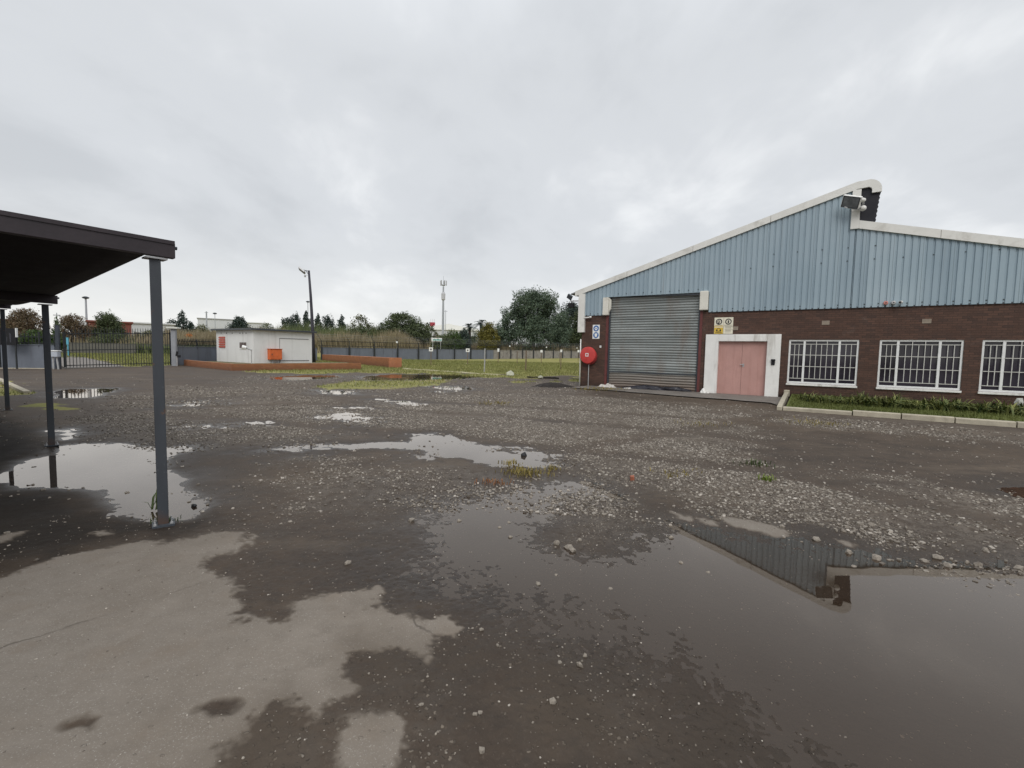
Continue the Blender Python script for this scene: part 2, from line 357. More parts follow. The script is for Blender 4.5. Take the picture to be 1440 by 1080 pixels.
def brick_mat(name, c1, c2, mortar, bw=.225, bh=.075, stain=(.02, .015, .012)):
    t = NT(name); sx = t.new('SeparateXYZ'); t.L.new(t.tc.outputs['Object'], sx.inputs[0])
    cx = t.new('CombineXYZ'); t.L.new(t.math('ADD', sx.outputs[0], sx.outputs[1]), cx.inputs[0]); t.L.new(sx.outputs[2], cx.inputs[1])
    b = t.new('TexBrick'); t.L.new(cx.outputs[0], b.inputs['Vector']); b.inputs['Scale'].default_value = 1; b.inputs['Brick Width'].default_value = bw; b.inputs['Row Height'].default_value = bh
    b.inputs['Mortar Size'].default_value = .006; b.inputs['Mortar Smooth'].default_value = .3; b.inputs['Bias'].default_value = -.1
    b.inputs['Color1'].default_value = c1+(1,); b.inputs['Color2'].default_value = c2+(1,); b.inputs['Mortar'].default_value = mortar+(1,)
    n = t.noise(2.2, 6, .6); n2 = t.noise(45, 3, .6)
    c = t.mix(t.range(n, .3, .72, 0, .75), b.outputs['Color'], sc(c1, .62)); c = t.mix(t.range(n2, .5, .75, 0, .5), c, sc(c1, 1.5))
    low = t.range(t.math('ADD', sx.outputs[2], t.math('MULTIPLY', n, .5)), .15, .75, .65, 0)
    c = t.mix(low, c, stain)
    eff = t.noise(1.3, 7, .7, t.map((1, 1, 1), loc=(5, 2, 0))); c = t.mix(t.range(eff, .6, .78, 0, .22), c, (.2, .17, .15))
    nm = t.bump(b.outputs['Fac'], -.006, .8); nm = t.bump(n2, .003, .6, nm)
    return t.done(c, .78, nm, 0, .35)
BRICK = brick_mat('brown_brick', (.106, .056, .040), (.048, .030, .025), (.034, .027, .023))
OBRICK = brick_mat('orange_brick', (.36, .145, .062), (.235, .092, .045), (.22, .16, .11), stain=(.11, .05, .03))
WHITE = M('white_paint', (.74, .73, .70), .55, .05, 2, .001, stain=(.30, .27, .23), sscale=1.4, samt=.55, vstreak=True)
FRAMEW = M('window_white', (.72, .72, .71), .4, .05, 5, 0)
BARW = M('bar_white', (.55, .54, .50), .5, .12, 8, 0)
BARGE = M('barge_white', (.70, .69, .65), .6, .06, 1.5, .001, stain=(.36, .34, .30), sscale=1.5, samt=.5)
DARKST = M('dark_steel', (.045, .052, .062), .45, .2, 6, .0006, spec=.5)
POSTM = M('post_paint', (.042, .050, .064), .38, .18, 5, .0008, stain=(.05, .035, .025), sscale=3, samt=.5)
FENCEM = M('fence_steel', (.028, .032, .034), .6, .2, 6, 0)
BLUEW = M('blue_grey_wall', (.150, .166, .198), .75, .09, 1.2, .003, stain=(.085, .09, .105), sscale=.9, samt=.6, vstreak=True)
RAWW = M('concrete_wall', (.27, .25, .225), .9, .2, 1.6, .006, stain=(.12, .105, .09), sscale=1.4, samt=.8)
KIOSKW = M('kiosk_paint', (.70, .70, .685), .75, .03, 1.5, .002, stain=(.42, .41, .39), sscale=.7, samt=.35, vstreak=True)
ROOFM = M('roof_sheet', (.20, .20, .20), .6, .15, 2, .002)
ORANGE = M('orange_paint', (.62, .14, .04), .5, .1, 4, 0, stain=(.28, .07, .03), sscale=3, samt=.5)
REDP = M('red_paint', (.50, .055, .05), .38, .08, 4, 0)
REDOX = M('oxide_red', (.12, .035, .032), .6, .15, 4, .001)
PINK = M('pink_door', (.455, .26, .228), .55, .06, 2.2, .001, stain=(.36, .19, .16), sscale=1.6, samt=.45, vstreak=True)
KERB = M('kerb_concrete', (.40, .36, .28), .9, .14, 5, .004, stain=(.2, .17, .13), sscale=4, samt=.5)
CONC = M('apron_concrete', (.17, .15, .132), .72, .16, 1.6, .003, stain=(.085, .073, .063), sscale=1.1, samt=.7)
BLACK = M('black_plastic', (.010, .010, .012), .8, .2, 8, 0)
GREYM = M('grey_metal', (.42, .42, .42), .45, .12, 6, 0, metal=.3)
GALV = M('mast_galv', (.36, .38, .41), .5, .1, 3, 0)
WOODP = M('weathered_wood', (.17, .125, .085), .85, .3, 8, .003)
SIGNW = M('sign_white', (.76, .76, .74), .4, .04, 6, 0)
SIGNC = M('sign_cream', (.72, .68, .55), .45, .04, 6, 0)
SIGNY = M('sign_yellow', (.62, .42, .06), .45, .05, 6, 0)
SIGNB = M('sign_blue', (.035, .13, .36), .45, .05, 6, 0)
SIGNK = M('sign_black', (.02, .02, .022), .5, .1, 6, 0)
TEXTG = M('sign_text', (.25, .23, .18), .5, .1, 6, 0)
TEAL = M('teal_paint', (.10, .33, .32), .5, .1, 3, 0)
TARW = M('plastic_pale', (.55, .52, .48), .45, .2, 6, .004)
RAG = M('plastic_black', (.018, .017, .024), .35, .4, 7, .006)
BARK = M('bark', (.06, .05, .04), .9, .3, 6, .01)
SOIL = M('dark_soil', (.022, .017, .014), .95, .3, 6, .02)
def glass_mat():
    t = NT('window_glass'); n = t.noise(.6, 2, .5)
    return t.done(t.mix(t.range(n, .35, .65), (.016, .014, .022), (.040, .035, .048)), .06, t.bump(t.noise(1.1, 2, .5), .004, .4), 0, .5)
GLASS = glass_mat()
def shutter_mat():
    t = NT('roller_shutter_steel'); sx = t.new('SeparateXYZ'); t.L.new(t.tc.outputs['Object'], sx.inputs[0])
    n = t.noise(1.2, 6, .6, t.map((.25, 1, 3))); n2 = t.noise(1.7, 6, .65, t.map((1, 1, .3))); n3 = t.noise(18, 4, .6)
    c = t.mix(t.range(n, .3, .7), (.18, .197, .192), (.305, .326, .318))
    c = t.mix(t.range(n2, .48, .7, 0, .55), c, (.20, .165, .14)); c = t.mix(t.range(n3, .5, .75, 0, .3), c, (.17, .15, .135))
    low = t.range(t.math('ADD', sx.outputs[2], t.math('MULTIPLY', n2, .3)), .75, .92, .62, 0)
    c = t.mix(low, c, (.21, .165, .13))
    rst = t.range(t.math('ADD', sx.outputs[2], t.math('MULTIPLY', n2, .5)), .3, .75, .5, 0); c = t.mix(rst, c, (.16, .10, .07))
    return t.done(c, .5, t.bump(n3, .002, .5), .25, .5)
SHUT = shutter_mat()
def clad_mat():
    t = NT('blue_cladding'); v = t.map((1, 1, .07)); a = t.noise(2.4, 6, .6, v); b = t.noise(.35, 4, .5); f = t.noise(30, 3, .6)
    c = t.mix(t.range(b, .3, .7), (.275, .355, .408), (.332, .410, .458)); c = t.mix(t.range(a, .45, .75, 0, .45), c, (.225, .295, .345))
    c = t.mix(t.range(f, .55, .8, 0, .25), c, (.4, .45, .47))
    sx = t.new('SeparateXYZ'); t.L.new(t.tc.outputs['Object'], sx.inputs[0]); wn = t.new('TexWhiteNoise'); wn.noise_dimensions = '1D'; t.L.new(t.math('FLOOR', t.math('DIVIDE', sx.outputs[0], .744)), wn.inputs['W'])
    c = t.mix(1, c, t.mix(wn.outputs[0], (.90, .91, .92), (1.05, 1.04, 1.03)), 'MULTIPLY')
    lap = t.math('LESS_THAN', t.math('ABSOLUTE', t.math('SUBTRACT', t.math('FRACT', t.math('DIVIDE', sx.outputs[0], .744)), .86)), .010); c = t.mix(t.math('MULTIPLY', lap, .55), c, (.09, .115, .13))
    rs = t.noise(5, 6, .65, t.map((1, 1, .045), loc=(7, 0, 0))); c = t.mix(t.range(rs, .60, .74, 0, .5), c, (.20, .225, .24))
    return t.done(c, .5, t.bump(t.noise(.9, 2, .5), .012, .3), 0, .4)
CLAD = clad_mat()
def leaf_mat(name, a, b, c=None):
    t = NT(name); g = t.new('NewGeometry'); r_ = t.new('ValToRGB'); t.L.new(g.outputs['Random Per Island'], r_.inputs[0])
    r_.color_ramp.elements[0].color = a+(1,); r_.color_ramp.elements[1].color = b+(1,)
    if c: e_ = r_.color_ramp.elements.new(.8); e_.color = c+(1,)
    n = t.noise(.35, 3, .5); col = t.mix(t.range(n, .35, .65, 0, .45), r_.outputs[0], sc(a, .6))
    return t.done(col, .6, None, 0, .25)

# ------------------------------------------------------------------ ground material
def ground_mat():
    t = NT('yard_surface'); v = t.tc.outputs['Object']
    dry, gr, gs, mud, wet = (t.attr(k) for k in ('dry', 'gravel', 'grass', 'mud', 'wet'))
    big = t.noise(.22, 4, .55); md = t.noise(1.6, 6, .62); fi = t.noise(9, 6, .65); gr1 = t.noise(46, 4, .7); gr2 = t.noise(140, 3, .7)
    # damp sand and broken asphalt
    c = t.mix(t.range(md, .3, .7), (.056, .041, .030), (.094, .070, .052))
    c = t.mix(t.range(big, .4, .65, 0, .55), c, (.112, .082, .056))
    tr_ = t.noise(.9, 5, .6, t.map((.35, 1.3, 1), loc=(3, 8, 0))); c = t.mix(t.range(tr_, .52, .7, 0, .6), c, (.152, .118, .086))
    c = t.mix(t.range(fi, .4, .7, 0, .5), c, (.036, .028, .023))
    c = t.mix(t.range(gr1, .55, .72, 0, .55), c, (.15, .122, .098))
    c = t.mix(t.range(gr2, .6, .75, 0, .5), c, (.19, .16, .132))
    # loose stones too small to model
    vv = t.new('TexVoronoi'); vv.inputs['Scale'].default_value = 58; wv = t.new('MixRGB'); wv.inputs[0].default_value = .035; t.L.new(v, wv.inputs[1]); t.L.new(t.noise(30, 3, .6, out='Color'), wv.inputs[2]); t.L.new(wv.outputs[0], vv.inputs['Vector'])
    v2 = t.new('TexVoronoi'); v2.inputs['Scale'].default_value = 11; t.L.new(v, v2.inputs['Vector'])
    sep = t.new('SeparateColor'); t.L.new(vv.outputs['Color'], sep.inputs[0]); sep2 = t.new('SeparateColor'); t.L.new(v2.outputs['Color'], sep2.inputs[0])
    stone = t.mix(sep.outputs[0], (.06, .047, .037), (.26, .22, .175)); stone2 = t.mix(sep2.outputs[0], (.06, .053, .048), (.24, .22, .2))
    pres = t.math('LESS_THAN', sep.outputs[1], t.math('MULTIPLY', gr, .7)); pres2 = t.math('LESS_THAN', sep2.outputs[1], t.math('MULTIPLY', t.math('SUBTRACT', gr, .55), .0))
    c = t.mix(t.math('MULTIPLY', t.math('MULTIPLY', gr, .85, clamp=True), t.range(fi, .35, .62)), c, (.205, .174, .142))
    m1 = t.math('MULTIPLY', pres, t.range(vv.outputs['Distance'], .34, .5, 1, 0)); m2 = t.math('MULTIPLY', pres2, t.range(v2.outputs['Distance'], .34, .5, 1, 0))
    c = t.mix(m1, c, stone); c = t.mix(m2, c, stone2)
    # dried pale concrete
    dc = t.mix(t.range(md, .3, .7), (.160, .134, .108), (.205, .176, .146)); dc = t.mix(t.range(big, .35, .65, 0, .5), dc, (.175, .158, .138))
    dc = t.mix(t.range(fi, .42, .72, 0, .6), dc, (.15, .127, .104)); dc = t.mix(t.range(gr2, .58, .70, 0, .8), dc, (.34, .32, .29))
    dc = t.mix(t.range(gr1, .6, .75, 0, .35), dc, (.15, .135, .12)); wx = t.noise(3.1, 5, .6, t.map((1, 1, 1), loc=(4, 1, 0)))
    dc = t.mix(t.range(wx, .52, .72, 0, .45), dc, (.165, .132, .102))
    ck = t.new('TexVoronoi'); ck.feature = 'DISTANCE_TO_EDGE'; ck.inputs['Scale'].default_value = .55; cw = t.new('MixRGB'); cw.inputs[0].default_value = .22; t.L.new(v, cw.inputs[1]); t.L.new(t.noise(1.6, 5, .65, out='Color'), cw.inputs[2]); t.L.new(cw.outputs[0], ck.inputs['Vector'])
    dc = t.mix(t.math('MULTIPLY', t.range(ck.outputs['Distance'], 0, .006, .75, 0), t.range(md, .42, .55)), dc, (.07, .058, .048))
    c = t.mix(dry, c, dc)
    c = t.mix(t.math('MULTIPLY', t.math('MULTIPLY', dry, t.math('SUBTRACT', 1., dry)), 1.6, clamp=True), c, (.12, .10, .08))
    c = t.mix(t.math('MULTIPLY', mud, t.range(md, .3, .6)), c, (.088, .068, .05))
    wd = t.math('MULTIPLY', wet, t.math('SUBTRACT', 1.0, dry))
    dark = t.mix(t.math('MULTIPLY', wd, .9), (1, 1, 1), (.33, .30, .275)); c = t.mix(1, c, dark, 'MULTIPLY')
    roof_shade = t.attr('roof_shade'); c = t.mix(t.math('MULTIPLY', roof_shade, .75), c, (.012, .010, .0085))  # shade under the carport roof, darkened into the ground colour
    # grass cover
    gm = t.math('ADD', gs, t.math('MULTIPLY', t.math('SUBTRACT', fi, .5), .9)); gm = t.range(gm, .35, .65)
    gc = t.mix(t.range(t.noise(.5, 5, .6), .3, .7), (.20, .198, .058), (.285, .255, .088)); gc = t.mix(t.range(t.noise(3, 5, .6), .45, .7, 0, .7), gc, (.14, .15, .045))
    gc = t.mix(t.range(t.noise(.16, 4, .6, t.map((1, 2.5, 1))), .5, .68, 0, .65), gc, (.33, .25, .13)); gc = t.mix(t.range(gr1, .5, .75, 0, .5), gc, (.085, .09, .03))
    c = t.mix(gm, c, gc)
    rough = t.math('SUBTRACT', .82, t.math('MULTIPLY', wd, t.range(md, .25, .7, .55, .28))); rough = t.math('SUBTRACT', rough, t.range(wd, .72, 1., 0, .26), clamp=True)
    rough = t.math('ADD', rough, t.math('MULTIPLY', gm, .2), clamp=True)
    rough = t.math('ADD', rough, t.math('MULTIPLY', roof_shade, .38), clamp=True)
    h = t.math('ADD', t.math('MULTIPLY', fi, .5), t.math('MULTIPLY', gr1, .35))
    h = t.math('ADD', h, t.math('MULTIPLY', m1, .9)); h = t.math('ADD', h, t.math('MULTIPLY', m2, 1.2))
    nm = t.bump(h, .012, .7); nm = t.bump(gr2, .003, .5, nm)
    return t.done(c, rough, nm, 0, .20)
GROUND = ground_mat()

# polar tessellation: fine in front, coarse behind, out to the horizon
th = np.concatenate([np.linspace(-64, 64, 680), np.linspace(64, 296, 60)[1:-1]])
rr = [0.35]
while rr[-1] < 2600:
    r0 = rr[-1]; rr.append(r0+min(max(.006, r0*r0*.00125), r0*.05))
rr = np.array(rr); TT, RR = np.meshgrid(np.radians(th), rr)
gx = (RR*np.sin(TT)).ravel(); gy = (RR*np.cos(TT)).ravel()
gz, dry, gr, gs, mud, wet, roof_shade = fields(gx, gy)
nth, nr = len(th), len(rr)
i, j = np.meshgrid(np.arange(nr-1), np.arange(nth), indexing='ij'); j2 = (j+1) % nth
F = np.stack([i*nth+j, (i+1)*nth+j, (i+1)*nth+j2, i*nth+j2], -1).reshape(-1, 4)[:, ::-1]
V = np.stack([gx, gy, gz], -1); V = np.vstack([V, [[0, 0, .008]]])
me = mesh_np('ground', V, F, True)
for k, a in (('dry', dry), ('gravel', gr), ('grass', gs), ('mud', mud), ('wet', wet), ('roof_shade', roof_shade)): attr(me, k, np.append(a, a[0]))
bm = bmesh.new(); bm.from_mesh(me); bm.verts.ensure_lookup_table()
for k in range(nth): bm.faces.new((bm.verts[len(V)-1], bm.verts[(k+1) % nth], bm.verts[k]))
bm.normal_update(); bm.to_mesh(me); bm.free()
if me.polygons[0].normal.z < 0: me.flip_normals()
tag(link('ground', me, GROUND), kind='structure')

# water
def water_mat():
    t = NT('puddle_water'); t.N.remove(t.b); o = t.N['Material Output']
    fr = t.new('Fresnel'); fr.inputs['IOR'].default_value = 1.36
    g = t.new('BsdfGlossy'); g.inputs['Roughness'].default_value = .015; g.inputs['Color'].default_value = (1, .935, .87, 1)
    tr = t.new('BsdfTransparent'); tr.inputs['Color'].default_value = (.74, .66, .58, 1)
    nm = t.bump(t.noise(1.7, 2, .5), .0012, .6); t.L.new(nm, g.inputs['Normal'])
    df = t.new('BsdfDiffuse'); df.inputs['Color'].default_value = (.062, .041, .027, 1); mk = t.new('MixShader'); mk.inputs[0].default_value = .36; t.L.new(tr.outputs[0], mk.inputs[1]); t.L.new(df.outputs[0], mk.inputs[2])
    ms = t.new('MixShader'); t.L.new(t.math('MINIMUM', t.math('MULTIPLY', fr.outputs[0], 1.62), .70), ms.inputs[0]); t.L.new(mk.outputs[0], ms.inputs[1]); t.L.new(g.outputs[0], ms.inputs[2]); t.L.new(ms.outputs[0], o.inputs[0])
    return t.m
WATER = water_mat()
# one level sheet: the yard is dished below it wherever a puddle stands, and higher everywhere else
mb = MB(); mb.add([(-26, -4, .003), (26, -4, .003), (26, 41, .003), (-26, 41, .003)], [(0, 1, 2, 3)]); tag(mb.build('water', WATER, fix=False), kind='structure')

# ------------------------------------------------------------------ loose gravel
def rocks(P, size, zb, name, m, cube=True, flat=.6):
    n = len(P)
    if cube: B = np.array([(-1,-1,-1),(1,-1,-1),(1,1,-1),(-1,1,-1),(-1,-1,1),(1,-1,1),(1,1,1),(-1,1,1)], float)*.5; Fq = np.array([(3,2,1,0),(4,5,6,7),(0,1,5,4),(1,2,6,5),(2,3,7,6),(3,0,4,7)])
    else:
        g = (1+5**.5)/2; B = np.array([(-1,g,0),(1,g,0),(-1,-g,0),(1,-g,0),(0,-1,g),(0,1,g),(0,-1,-g),(0,1,-g),(g,0,-1),(g,0,1),(-g,0,-1),(-g,0,1)], float)/3.6
        Fq = np.array([(0,11,5),(0,5,1),(0,1,7),(0,7,10),(0,10,11),(1,5,9),(5,11,4),(11,10,2),(10,7,6),(7,1,8),(3,9,4),(3,4,2),(3,2,6),(3,6,8),(3,8,9),(4,9,5),(2,4,11),(6,2,10),(8,6,7),(9,8,1)])
    k = len(B); X = B[None]*(1+rng.uniform(-.3, .3, (n, k, 3)))*np.stack([np.ones(n), rng.uniform(.55, .95, n), rng.uniform(flat-.25, flat+.2, n)], -1)[:, None]
    a = rng.uniform(0, 2*np.pi, n); tl = rng.normal(0, .3, n)
    ct, st = np.cos(tl)[:, None], np.sin(tl)[:, None]; x, y, z = X[..., 0], X[..., 1]*ct-X[..., 2]*st, X[..., 1]*st+X[..., 2]*ct
    ca, sa = np.cos(a)[:, None], np.sin(a)[:, None]; x, y = x*ca-y*sa, x*sa+y*ca
    Vv = np.stack([x, y, z], -1)*size[:, None, None]; Vv[..., 0] += P[:, 0:1]; Vv[..., 1] += P[:, 1:2]; Vv[..., 2] += (zb+size*.06)[:, None]
    Ff = (np.arange(n)[:, None, None]*k+Fq[None]).reshape(-1, Fq.shape[1])
    return mesh_np(name, Vv.reshape(-1, 3), Ff)
def stone_mat():
    t = NT('crushed_stone'); g = t.new('NewGeometry'); r_ = t.new('ValToRGB'); t.L.new(g.outputs['Random Per Island'], r_.inputs[0])
    els = r_.color_ramp.elements; els[0].color = (.10, .083, .067, 1); els[1].color = (.54, .49, .43, 1)
    for p_, c_ in ((.3, (.17, .144, .116)), (.6, (.245, .213, .175)), (.78, (.31, .272, .226)), (.93, (.40, .36, .31))): els.new(p_).color = c_+(1,)
    n = t.noise(60, 3, .6); c = t.mix(t.range(n, .35, .7, 0, .5), r_.outputs[0], (.07, .06, .052))
    return t.done(c, .7, t.bump(n, .002, .6), 0, .4)
STONE = stone_mat()
def scatter(n, r0, r1, ang=57):
    a = np.radians(rng.uniform(-ang, ang, n)); r_ = np.sqrt(rng.uniform(r0*r0, r1*r1, n)); return np.stack([r_*np.sin(a), r_*np.cos(a)], -1)
def in_building(P):
    u = P @ np.array([math.sin(R(57.05)), -math.cos(R(57.05))]); v = P @ np.array([math.cos(R(57.05)), math.sin(R(57.05))]); return (v > 18.6) & (u > -9.2) | (v > 14.1) & (u > -.75)
chunks = []
for cnt, r0, r1, smin, smax, cube, dens in ((90000, 1.4, 5.5, .0035, .019, False, .42), (260000, 4.2, 13, .006, .040, True, 1.0), (170000, 11.5, 28, .013, .062, True, 1.0)):
    P = scatter(cnt, r0, r1); z, dr, g_, gg, mu, we, shd = fields(P[:, 0], P[:, 1])
    clump = fbm(P[:, 0]*1.3, P[:, 1]*1.3, 55, 3)
    pr = dens*np.clip(g_*1.25, 0, 1)**1.5*np.clip((clump-.28)*3.2, .06, 1.1)+np.where(r0 < 2, .05, .004)*(1-.4*dr)
    keep = (rng.uniform(size=cnt) < pr) & ~in_building(P)
    P = P[keep]; z = z[keep]; s = smin+(smax-smin)*rng.beta(1.25, 3.4, len(P))
    chunks.append(rocks(P, s, z, 'gravel', None, cube))
o = link('gravel', chunks[0], STONE); tag(o, kind='stuff')
bm = bmesh.new()
for me_ in chunks: bm.from_mesh(me_)
bm.to_mesh(chunks[0]); bm.free()

# ------------------------------------------------------------------ warehouse (local x along the gable, y into the building)
TH = R(57.05); UA = np.array([math.sin(TH), -math.cos(TH)]); VA = np.array([math.cos(TH), math.sin(TH)])
RZ = math.atan2(UA[1], UA[0]); V0 = 19.8
def lw(u, v): p = UA*u+VA*(V0+v); return (float(p[0]), float(p[1]))
def pl(px, py, off=0.0):                          # picture point on the gable plane -> (u, z)
    d = ray(px, py); t = (V0+off)/(d[0]*VA[0]+d[1]*VA[1]); P = d*t; return float(P[0]*UA[0]+P[1]*UA[1]), CH+float(P[2])
wh = empty('warehouse', lw(0, 0)+(0,), RZ, 'long workshop with blue ribbed cladding over brown brick and a stepped roofline', 'warehouse')
ZC, ZL = 3.31, 4.08
UL, UR = -9.0, 10.0
RLu, RRu = -7.72, -3.82                           # shutter opening
SLu, SRu, SZ = -3.55, -.93, 2.39                  # white door surround
DLu, DRu, DZ = -3.07, -1.38, 2.12
WIN = [(-.68, 1.40), (1.95, 4.03), (4.44, 6.52), (7.1, 9.18)]; WZ0, WZ1 = .59, 2.19
# brick skin, built as piers and panels with real openings
mb = MB(); T = .23
mb.box(UL, RLu, 0, T, -.1, ZC); mb.box(RRu, SLu+.05, 0, T, -.1, ZC)
mb.box(SLu+.05, SRu-.05, 0.004, T, SZ-.05, ZC)
xs = [SRu-.05]+[q for w_ in WIN for q in w_]+[UR]
for a, b in zip(xs[0::2], xs[1::2]): mb.box(a, b, 0, T, -.1, ZC)
for a, b in WIN: mb.box(a, b, 0, T, -.1, WZ0); mb.box(a, b, 0, T, WZ1, ZC)
mb.box(UL, UL+T, T, 34, -.1, 4.3); mb.box(UR-T, UR, T, 34, -.1, 3.6)
mb.build('brick_wall', BRICK, wh)
# red-oxide painted reveals of the shutter opening
for a, b in ((RLu-.10, RLu+.004), (RRu-.004, RRu+.10)): mb = MB(); mb.box(a, b, -.012, .3, 0, ZC+.02); mb.build('shutter_reveal', REDOX, wh)
def roofz(u):                                     # underside of the bargeboard
    if u < 1.08: return 4.20+(u+9.25)*.2965
    return 5.94-(u-1.2)*.27
# ribbed cladding: real trapezoid profile
def cladding(u0, u1, zb):
    pitch = .186; prof = []; k = math.floor(u0/pitch)
    while k*pitch < u1+pitch:
        b = k*pitch
        for du, dy in ((0, 0), (.122, 0), (.136, .030), (.172, .030)): prof.append((b+du, dy))
        k += 1
    prof = [(min(max(a, u0), u1), y) for a, y in prof]; vs = []; fs = []
    for a, y in prof:
        top = roofz(min(a, 1.06) if u1 <= 1.09 else a)+.05
        vs += [(a, -.055+y, zb), (a, -.055+y, top)]
    for i in range(len(prof)-1): fs.append((2*i, 2*i+2, 2*i+3, 2*i+1))
    return vs, fs
mb = MB()
for a, b, z in ((UL, RLu-.2, ZC-.03), (RLu-.2, RRu+.32, ZL), (RRu+.32, 1.08, ZC-.03), (1.08, UR, ZC-.03)): mb.add(*cladding(a, b, z))
nf_ = len(mb.f)
for z, a0, a1, st in ((ZC+.07, -8.8, -8.0, .372), (ZC+.09, -3.3, 9.9, .372), (ZL+.12, -7.6, -3.9, .372), (4.9, -3, 4.9, .744), (5.35, -1.6, 2.2, .744)):
    k = math.ceil(a0/.186)
    while k*.186 < a1:
        if random.random() < .85: mb.disc((k*.186+.154, -.034, z+random.uniform(-.01, .01)), .017, 'y', .02, 8)
        k += round(st/.186)
cl = mb.build('cladding', CLAD, wh, fix=False); cl.data.materials.append(SIGNK); cl.data.polygons.foreach_set('material_index', [0]*nf_+[1]*(len(mb.f)-nf_))
mb = MB(); mb.box(UL, RLu-.2, -.03, .06, ZC-.035, ZC+.01); mb.box(RRu+.32, UR, -.03, .06, ZC-.035, ZC+.01); mb.build('drip_flashing', DARKST, wh)
# wall behind the cladding
mb = MB(); mb.prism([(UL+.05, ZL+.05), (UR-.05, ZL+.05), (UR-.05, ZC+.02), (UR-.05, roofz(UR)-.1), (1.1, roofz(1.2)-.05), (1.1, roofz(1.05)-.1), (UL+.05, roofz(UL)-.02)][:1]+[(UR-.05, ZL-.5 if roofz(UR) < ZL else ZL+.05), (UR-.05, max(roofz(UR)-.1, ZL-.45)), (1.12, roofz(1.2)-.05), (1.05, roofz(1.05)-.1), (UL+.05, roofz(UL)-.02)], .0, .2); mb.build('gable_backing', DARKST, wh)
# roofs: main rising slope with curled ridge, and the falling slope beyond the step
mb = MB(); D = 34
zr = lambda u: 4.20+(u+9.25)*.2965
prof = [(-9.6, zr(-9.6)+.24), (1.1, zr(1.1)+.27)]
arc = []; cx_, cz_, rad = 1.31, zr(1.1)-.09, .36
for k in range(9): a = R(108-k*13.5); arc.append((cx_+.02+math.cos(a)*rad, cz_+math.sin(a)*rad))
arc.append((arc[-1][0]-.0, arc[-1][1]-.09))
prof_o = prof+arc
inn = [(x-.0, z-.05) for x, z in prof[:2]]+[(cx_+.02+math.cos(R(108-k*13.5))*(rad-.05), cz_+math.sin(R(108-k*13.5))*(rad-.05)) for k in range(9)]; inn.append((inn[-1][0], inn[-1][1]-.08))
vs = []; n = len(prof_o)
for y in (-.05, D):
    vs += [(x, y, z) for x, z in prof_o]+[(x, y, z) for x, z in inn]
fs = []
for i in range(n-1):
    fs += [(i, i+1, 2*n+i+1, 2*n+i), (n+i+1, n+i, 3*n+i, 3*n+i+1), (i, n+i, n+i+1, i+1), (2*n+i, 2*n+i+1, 3*n+i+1, 3*n+i)]
mb.add(vs, fs)
z2 = lambda u: 5.94-(u-1.2)*.27
mb.prism([(1.22, z2(1.22)+.14), (UR+.4, z2(UR+.4)+.14), (UR+.4, z2(UR+.4)+.20), (1.22, z2(1.22)+.20)], -.04, D); mb.build('roof', ROOFM, wh)
# bargeboards
mb = MB(); b0, b1 = -.12, -.04
band_o = [(-9.35, zr(-9.35)+.25), (1.05, zr(1.05)+.27)]+[(x+.012, z) for x, z in arc]
lower = [(-9.35, zr(-9.35)+.03), (.8, zr(.8)-.0)]
ri = rad-.245
inarc = [(cx_+.02+math.cos(R(108-k*13.5))*ri, cz_+math.sin(R(108-k*13.5))*ri) for k in range(9)]; inarc.append((inarc[-1][0]-.0, inarc[-1][1]-.09))
up = band_o; lo_ = [(-9.35, zr(-9.35)+.02), (1.05, zr(1.05)+.02)]+inarc
n = len(up); vs = []
for y in (b0, b1): vs += [(x, y, z) for x, z in up]+[(x, y, z) for x, z in lo_]
fs = []
for i in range(n-1): fs += [(n+i, n+i+1, i+1, i), (2*n+i, 2*n+i+1, 3*n+i+1, 3*n+i), (i, i+1, 2*n+i+1, 2*n+i), (n+i+1, n+i, 3*n+i, 3*n+i+1)]
fs += [(0, 2*n, 3*n, n), (n-1, 2*n-1, 4*n-1, 3*n-1)]
mb.add(vs, fs); mb.build('bargeboard', BARGE, wh)
mb = MB(); mb.prism([(1.16, z2(1.16)), (UR+.3, z2(UR+.3)), (UR+.3, z2(UR+.3)+.25), (1.16, z2(1.16)+.27)], b0, b1)
mb.build('bargeboard', BARGE, wh)
mb = MB(); mb.box(.92, 1.157, -.124, -.045, z2(1.15), zr(1.0)+.015); mb.build('step_trim', BARGE, wh)
for u in (-6.9, -4.2, -1.5): mb = MB(); mb.box(u, u+.012, b0-.004, b0+.001, zr(u)+.03, zr(u)+.25); mb.build('board_joint', RAWW, wh)
for u in (3.25, 6.4): mb = MB(); mb.box(u, u+.012, b0-.004, b0+.001, z2(u)+.01, z2(u)+.245); mb.build('board_joint', RAWW, wh)
# dark sheeting under the curl, its edge stepped like the corrugated sheets it is made of
zz0, zz1 = z2(1.585)+.25, cz_-.05; pts = [(1.16, zz0-.1), (1.585, zz0)]
for k in range(14):
    t = (k+.5)/14; pts.append((1.585+.085*t+(.016 if k % 2 else -.012), zz0+(zz1-.04-zz0)*t))
pts += [(1.60, zz1+.0), (1.5, zz1+.2), (1.16, zz1+.2)]
mb = MB(); mb.prism(pts, -.035, D-.1); mb.build('ridge_louvre', M('louvre_dark', (.014, .014, .02), .7, .2, 8, 0), wh)
mb = MB(); mb.box(UL-.16, UL+.16, -.13, .0, 2.52, zr(UL)+.02); mb.box(UL-.13, UL, 0, .4, 2.52, 4.3); mb.build('corner_trim', BARGE, wh)
mb = MB(); mb.tube([(UL-.02, -.05, 0), (UL-.02, -.05, 2.2)], .028, 8); mb.build('drain_pipe', WHITE, wh, smooth=True)
